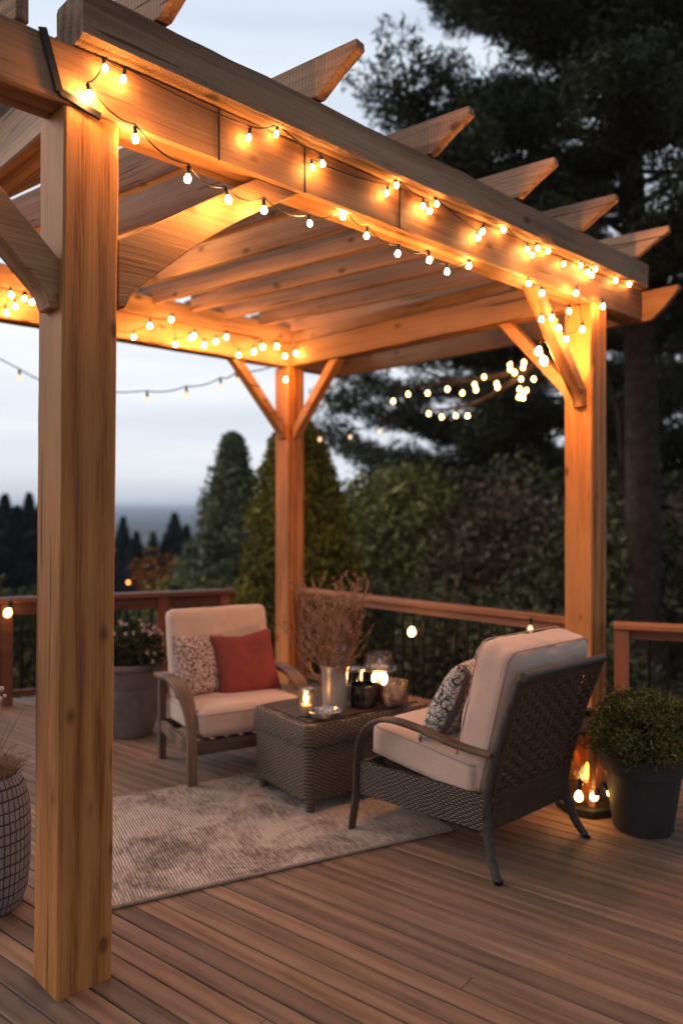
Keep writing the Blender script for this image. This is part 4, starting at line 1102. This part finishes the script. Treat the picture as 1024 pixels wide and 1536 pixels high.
# dark firs at the left, and beyond the orange tree
fl = [(-20, 26, 752), (8, 30, 745), (26, 27, 762), (44, 31, 743), (62, 26, 760), (120, 28, 775), (185, 40, 778), (205, 34, 800), (262, 44, 772), (248, 30, 812), (280, 36, 790), (560, 30, 755), (590, 34, 745), (230, 55, 800)]
fo = None
for i, (px, d, ty) in enumerate(fl):
    b_ = pt(px, 900, d); b_.z = gz(b_.x, b_.y); top = pt(px, ty, d).z
    if fo is None: 
        fo = cone_tree('fir', 'x', 'tree', b_, 8.0, 3.6, 'fir', 77, nc=1100, per=24, size=.2, crad=.16, top_pow=1.0, fill=.1, rag=.6, group='dark firs in the valley'); o = fo
    else:
        o = fo.copy(); COL.objects.link(o); o.location = b_
        for ch in fo.children:
            c = ch.copy(); COL.objects.link(c); c.parent = o
    k = (top - b_.z) / 8.0; o.scale = (k * (.9 + .1 * (i % 3)),) * 2 + (k,); o.rotation_euler.z = i * 1.3
    o['label'] = ['dark fir at the far left frame edge', 'tallest dark fir near the left edge', 'dark fir between the two tall left firs', 'tall dark fir touching the near post on its left', 'dark fir mostly hidden by the near post', 'dark fir fully behind the near post', 'dark fir just right of the near post', 'dark fir in front of the valley right of the near post', 'dark fir left of the grey spruce', 'low dark fir right of the orange tree', 'dark fir at the foot of the grey spruce', 'dark fir right of the cypress', 'dark fir between cypress and pine boughs', 'far dark fir above the orange tree'][i]
b_ = pt(228, 920, 12.5); b_.z = gz(b_.x, b_.y)
rng = np.random.default_rng(8); r_ = empty('autumn_tree', b_, 0, 'small orange autumn tree above the left railing', 'tree')
h_ = pt(228, 825, 12.5).z - b_.z; mb = MB(); cc = []
for a, l in ((-.28, .85), (0, 1.0), (.3, .9), (.14, .75), (-.12, .7)):
    e = Vector((a * 1.0, 0, h_ * 1.0 * l if False else h_ - (1 - l) * 1.4)); s0 = Vector((0, 0, h_ - 1.3)); mb.tube([s0, (s0 + e) / 2 + Vector((a * .4, 0, 0)), e], [.025, .018, .006], 5)
    for q in (.35, .55, .75, .95): cc.append(tuple(s0.lerp(e, q)))
mb.tube([(0, 0, -.2), (0, 0, h_ - 1.2)], [.05, .03], 6); mb.build('trunk', M['trunk'], r_, True)
quad_obj('crown', clumps(rng, np.array(cc), .15, 46, .07), M['orange'], r_)

# distant village
hm = [plain('far_house_wall', (.5, .46, .42), .9), plain('far_house_roof', (.12, .07, .055), .9)]
rg = random.Random(21); first = None
for i in range(14):
    px = [268, 277, 285, 262, 250, 208, 196, 186, 232, 222, 548, 556, 540, 292][i]; d = rg.uniform(900, 1300)
    x = (px - CXP) / FPX * d; y = d; z = gz(x, y)
    if first is None:
        first = empty('far_house', (x, y, z), .3, 'tiny pale house in the hazy valley', 'house', 'tiny houses in the far valley')
        mb = MB(); mb.box((0, 0, 3), (14, 9, 6)); mb.build('wall', hm[0], first, False)
        prism('roof', [(-5.5, 6.01), (5.5, 6.01), (0, 9.5)], 15, hm[1], first, Matrix.Rotation(R(90), 4, 'Z'), 0, False)
    else:
        o = first.copy(); COL.objects.link(o); o.location = (x, y, z); o.rotation_euler.z = rg.uniform(0, 3)
        for ch in first.children:
            c = ch.copy(); COL.objects.link(c); c.parent = o

# ------------------------------------------------------------------ branch with lights beyond the right post
br = empty('tree_branch', pt(830, 560, 8.4), 0, 'pale bare branch wrapped with bulbs reaching left from behind the right post', 'branch')
o0 = br.location
def rel(lst, d): return [pt(x, y, dd) - o0 for (x, y), dd in zip(lst, d)]
mb = MB()
mb.tube(bez(rel([(880, 500), (800, 548), (740, 565), (690, 572), (640, 577), (590, 588)], [8.2, 8.3, 8.4, 8.5, 8.6, 8.7]), 5), [.05 - .0017 * i for i in range(26)], 7)
mb.tube(bez(rel([(800, 548), (750, 585), (712, 605), (680, 612), (640, 615)], [8.3, 8.3, 8.4, 8.4, 8.5]), 5), [.035 - .0014 * i for i in range(21)], 6)
mb.tube(bez(rel([(690, 572), (660, 566), (640, 558)], [8.5, 8.5, 8.5]), 5), .012, 5)
mb.tube(bez(rel([(790, 553), (783, 580), (779, 600)], [8.3, 8.3, 8.3]), 5), .010, 5)
mb.build('limb', M['branch'], br, True)
tb = [(590, 598), (611, 588), (641, 586), (670, 580), (693, 586), (711, 573), (714, 581), (726, 562), (745, 572), (746, 577)]
light_string('upper row of glowing bulbs along the bare branch in front of the pines', [pt(x, y, 8.3) for x, y in tb], 'bulb_far', scale=1.1, sag=.02, r=.004)
light_string('lower row of four glowing bulbs under the bare branch', [pt(x, y, 8.3) for x, y in ((642, 617), (662, 622), (683, 620), (701, 620))], 'bulb_far', scale=1.1, sag=.02, r=.004)
light_string('cluster of glowing bulbs dangling in a column left of the right brace', [pt(x, y, 8.2) for x, y in ((765, 543), (764, 550), (772, 555), (785, 540), (785, 548), (781, 565), (779, 580), (784, 588), (790, 582), (777, 592), (783, 594), (800, 565))], 'bulb_far', scale=1.1, sag=.03, r=.004)
light_string('pair of glowing bulbs at the edge of the right front brace', [hitv(x, y - 6, .2) for x, y in ((808, 527), (814, 541))], 'bulb', scale=1.1, sag=.03)
# bulbs on the railings
def lone(label, p, key, sc=1.3):
    light_string(label, [p], key, cable=False, scale=sc, group='single bulbs on the railings')
lone('single glowing bulb under the back railing left of the rattan armchair', pt(618, 940, 5.9), 'bulb_far', 1.6)
lone('dim bulb under the back railing near the right post', pt(795, 937, 5.2), 'bulb_dim', 1.1)
lone('glowing bulb under the left railing at the frame edge', pt(14, 912, 6.15), 'bulb_far', 1.5)
lone('tiny orange light in the distance above the left railing', pt(192, 870, 9.0), 'bulb_orange', 1.1)

# ------------------------------------------------------------------ planters
def planter_right():
    p = Vector((1.515, 3.86, 0)); r = empty('planter', p, 0, 'tapered dark grey pot with a band near the rim at the right edge', 'planter')
    MB().lathe([(.132, 0), (.140, .004), (.145, .02), (.182, .285), (.184, .292), (.200, .297), (.214, .385), (.214, .392), (.198, .392), (.188, .36)], 40, cap=True).build('pot', M['pot'], r, True)
    MB().lathe([(.19, .355), (.02, .365)], 24).build('soil', M['soil'], r, True)
    rng = np.random.default_rng(12); root = empty('boxwood_shrub', p + Vector((0, 0, .36)), 0, 'round clipped green boxwood growing in the dark grey pot', 'shrub')
    nc = 330; d = rand_unit(rng, nc); d[:, 2] = np.abs(d[:, 2]) * 1.0 - .18
    rad = np.array([.27, .27, .275]); bumpy = (1 + .13 * np.sin(d[:, 0] * 9 + 1) * np.cos(d[:, 1] * 8) + .08 * np.sin(d[:, 2] * 13)).reshape(-1, 1)
    q = rng.uniform(.72, 1.0, (nc, 1)); cc = d * rad * q * bumpy + np.array([0, 0, .085])
    quad_obj('foliage', clumps(rng, cc, .055, 75, .017, .55), M['box'], root)
    mb = MB()
    for k in range(0, 60): c = Vector(cc[k]); mb.tube([(0, 0, 0), c * .5 + Vector((0, 0, .03)), c], [.008, .005, .002], 4)
    mb.build('stems', M['trunk'], root, True)
planter_right()
def urn():
    p = pt(196, 1100, 5.5); p.z = 0; r = empty('planter', p, 0, 'large round bellied taupe stone urn behind the near post', 'planter')
    MB().lathe([(.14, 0), (.155, .006), (.18, .07), (.205, .20), (.214, .34), (.212, .345), (.216, .352), (.218, .46), (.222, .475), (.24, .482), (.244, .50), (.238, .518), (.222, .52), (.205, .50), (.20, .46)], 40).build('pot', M['urn'], r, True)
    MB().lathe([(.205, .47), (.02, .48)], 24).build('soil', M['soil'], r, True)
    rng = np.random.default_rng(14); root = empty('flowering_plant', p + Vector((0, 0, .48)), 0, 'low mound of dark leaves with pale pink flowers in the stone urn', 'plant')
    nc = 150; d = rand_unit(rng, nc); d[:, 2] = np.abs(d[:, 2]); cc = d * np.array([.25, .25, .26]) * rng.uniform(.5, 1, (nc, 1)) + np.array([0, 0, .03])
    quad_obj('foliage', clumps(rng, cc, .06, 40, .035, .55), M['flowerleaf'], root)
    nf = 75; d = rand_unit(rng, nf); d[:, 2] = np.abs(d[:, 2]); fc = d * np.array([.29, .29, .31]) * rng.uniform(.9, 1.02, (nf, 1)) + np.array([0, 0, .03])
    quad_obj('flowers', clumps(rng, fc, .014, 12, .020, .8), M['petal'], root)
    mb = MB()
    for k in range(0, 50): c = Vector(cc[k]); mb.tube([(0, 0, 0), c], [.005, .002], 4)
    mb.build('stems', M['trunk'], root, True)
urn()
def basket():
    p = pt(-22, 1360, 3.1); p.z = 0; r = empty('basket', p, 0, 'tall grey checked woven basket at the left frame edge', 'basket')
    MB().lathe([(.125, 0), (.14, .008), (.160, .06), (.172, .18), (.174, .32), (.168, .42), (.150, .49), (.128, .525), (.122, .53), (.116, .52), (.14, .46)], 44).build('body', M['basket'], r, True)
    rg = random.Random(6); root = empty('dried_brush', p + Vector((0, 0, .5)), 0, 'tangled dry straw with pale seed pods in the checked basket', 'dried flowers')
    mb = MB(); pods = MB()
    for k in range(420):
        a = rg.uniform(0, 6.283); q = rg.uniform(0, .12); z = rg.uniform(.0, .04)
        s0 = Vector((q * math.cos(a), q * math.sin(a), z)); a2 = a + rg.uniform(-1.6, 1.6); L = rg.uniform(.05, .13)
        e = s0 + Vector((math.cos(a2) * L * .7, math.sin(a2) * L * .7, L * rg.uniform(.1, .9)))
        mb.tube([s0, (s0 + e) / 2 + Vector((0, 0, .02)), e], [.0016, .0014, .0008], 3)
    for k in range(26):
        a = rg.uniform(0, 6.283); sp_ = rg.uniform(.1, .5); L = rg.uniform(.18, .36); s0 = Vector((0, 0, 0))
        e = Vector((math.cos(a) * sp_ * L, math.sin(a) * sp_ * L, L)); mb.tube([s0, e * .5 + Vector((rg.uniform(-.01, .01), 0, .01)), e], [.002, .0016, .001], 4)
        if k % 2 == 0:
            rr = rg.uniform(.006, .012); pods.lathe([(.0005, -rr)] + [(rr * math.sin(R(t)), -rr * math.cos(R(t))) for t in range(30, 180, 30)] + [(.0005, rr)], 8, tuple(e))
    mb.build('straw', M['straw'], root, False); pods.build('pods', M['pod'], root, True)
basket()

# ------------------------------------------------------------------ lantern on the floor by the right pot
def lantern():
    p = pt(880, 1212, 4.12); p.z = 0; r = empty('lantern', p, R(38), 'wood framed lantern with amber glass on a black base behind the rattan armchair', 'lantern')
    mb = MB(); mb.lathe([(.15, 0), (.165, .004), (.165, .040), (.15, .052)], 8); mb.build('base', M['lanternbase'], r, False, .004)
    for x in (-.09, .09):
        for y in (-.09, .09):
            mb = MB(); mb.box((x, y, .235), (.026, .026, .364)); mb.build('post', M['lanternwood'], r, True, .003)
    for x, y, sx, sy in ((0, -.09, .154, .003), (0, .09, .154, .003), (-.09, 0, .003, .154), (.09, 0, .003, .154)):
        mb = MB(); mb.box((x, y, .235), (sx, sy, .34)); mb.build('glass_pane', M['amber'], r, False)
    mb = MB(); mb.lathe([(.16, .418), (.16, .435), (.05, .50), (.045, .53)], 4); mb.build('roof', M['lanternbase'], r, False, .003)
    MB().lathe([(.035, .054), (.037, .16), (.03, .165)], 18).build('candle', M['wax'], r, True)
    MB().lathe([(.002, .168), (.012, .182), (.016, .198), (.010, .222), (.001, .245)], 10).build('flame', M['lanternflame'], r, True)
lantern()
light_string('short string of glowing bulbs lying round the lantern on the deck', [pt(838, 1176, 4.0), pt(868, 1186, 3.93), pt(893, 1191, 3.93), pt(911, 1184, 3.93)], 'bulb_far', scale=1.15, sag=.05, tilt=.8)

# ------------------------------------------------------------------ sky, sun, haze
w = bpy.data.worlds.new('World'); S.world = w; w.use_nodes = True; nt = w.node_tree; bg = nt.nodes['Background']
sky = nt.nodes.new('ShaderNodeTexSky'); sky.sky_type = 'NISHITA'; sky.sun_disc = False; sky.sun_elevation = R(4); sky.sun_rotation = R(-65); sky.ozone_density = 2; sky.dust_density = 2
tc = nt.nodes.new('ShaderNodeTexCoord'); sep = nt.nodes.new('ShaderNodeSeparateXYZ'); lk(nt, tc.outputs['Generated'], sep.inputs[0])
# an even cloud deck, paler towards the horizon and darker overhead
grad = ramp(nt, [(.0, (.62, .68, .80)), (.05, (.76, .81, .90)), (.20, (.88, .92, 1.0)), (.40, (.78, .85, .96)), (.62, (.74, .83, .95)), (.80, (.34, .40, .50)), (1.0, (.22, .27, .35))], sep.outputs[2])
mp = nt.nodes.new('ShaderNodeMapping'); mp.inputs['Scale'].default_value = (1.2, 1.2, 15); lk(nt, tc.outputs['Generated'], mp.inputs[0])
cn = nd(nt, 'ShaderNodeTexNoise', Scale=1.3, Detail=4.0, Roughness=.5); lk(nt, mp.outputs[0], cn.inputs[0])
cr = ramp(nt, [(.35, (.86, .88, .91)), (.55, (1, 1, 1)), (.72, (1.14, 1.11, 1.06))], cn.outputs[0])
cl = mixc(nt, 1.0, grad.outputs[0], cr.outputs[0], 'MULTIPLY')
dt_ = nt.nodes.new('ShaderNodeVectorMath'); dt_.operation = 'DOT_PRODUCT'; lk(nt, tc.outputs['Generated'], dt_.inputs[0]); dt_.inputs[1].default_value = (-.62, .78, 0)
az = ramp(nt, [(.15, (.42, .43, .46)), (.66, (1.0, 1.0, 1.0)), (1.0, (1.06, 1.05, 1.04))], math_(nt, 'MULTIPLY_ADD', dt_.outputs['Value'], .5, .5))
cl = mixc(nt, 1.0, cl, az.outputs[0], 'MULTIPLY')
sk_ = mixc(nt, 1.0, sky.outputs[0], (.10, .10, .10), 'MULTIPLY')
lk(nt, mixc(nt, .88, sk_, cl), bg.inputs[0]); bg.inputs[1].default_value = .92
sl = bpy.data.lights.new('sun', 'SUN'); sl.energy = .8; sl.angle = R(25); sl.color = (1, .86, .80)
so = bpy.data.objects.new('sun', sl); COL.objects.link(so); so.rotation_euler = (R(70), 0, R(-65 - 180 + 115))
so.rotation_euler = Vector((.80, -.22, -.40)).to_track_quat('-Z', 'Y').to_euler()

S.view_settings.view_transform = 'Standard'; S.view_settings.look = 'None'; S.view_settings.exposure = .3; S.view_settings.gamma = 1
S.cycles.use_light_tree = True
S.cycles.max_bounces = 6; S.cycles.diffuse_bounces = 3; S.cycles.transparent_max_bounces = 12
S.cycles.sample_clamp_indirect = 4

# the air of the valley
hz_, nt, b = newmat('valley_haze'); nt.nodes.remove(b)
pv = nt.nodes.new('ShaderNodeVolumePrincipled'); pv.inputs['Color'].default_value = (.80, .88, 1.0, 1); pv.inputs['Density'].default_value = .0005; pv.inputs['Anisotropy'].default_value = 0
lk(nt, pv.outputs[0], nt.nodes['Material Output'].inputs['Volume'])
zmin = GZMIN - 1; ztop = max(15.0, GZMAX + 1); print('haze', zmin, ztop)
mb = MB(); mb.box((0, 0, (zmin + ztop) / 2), (18400, 18400, ztop - zmin)); meta(mb.build('haze', hz_, None, False), kind='stuff')
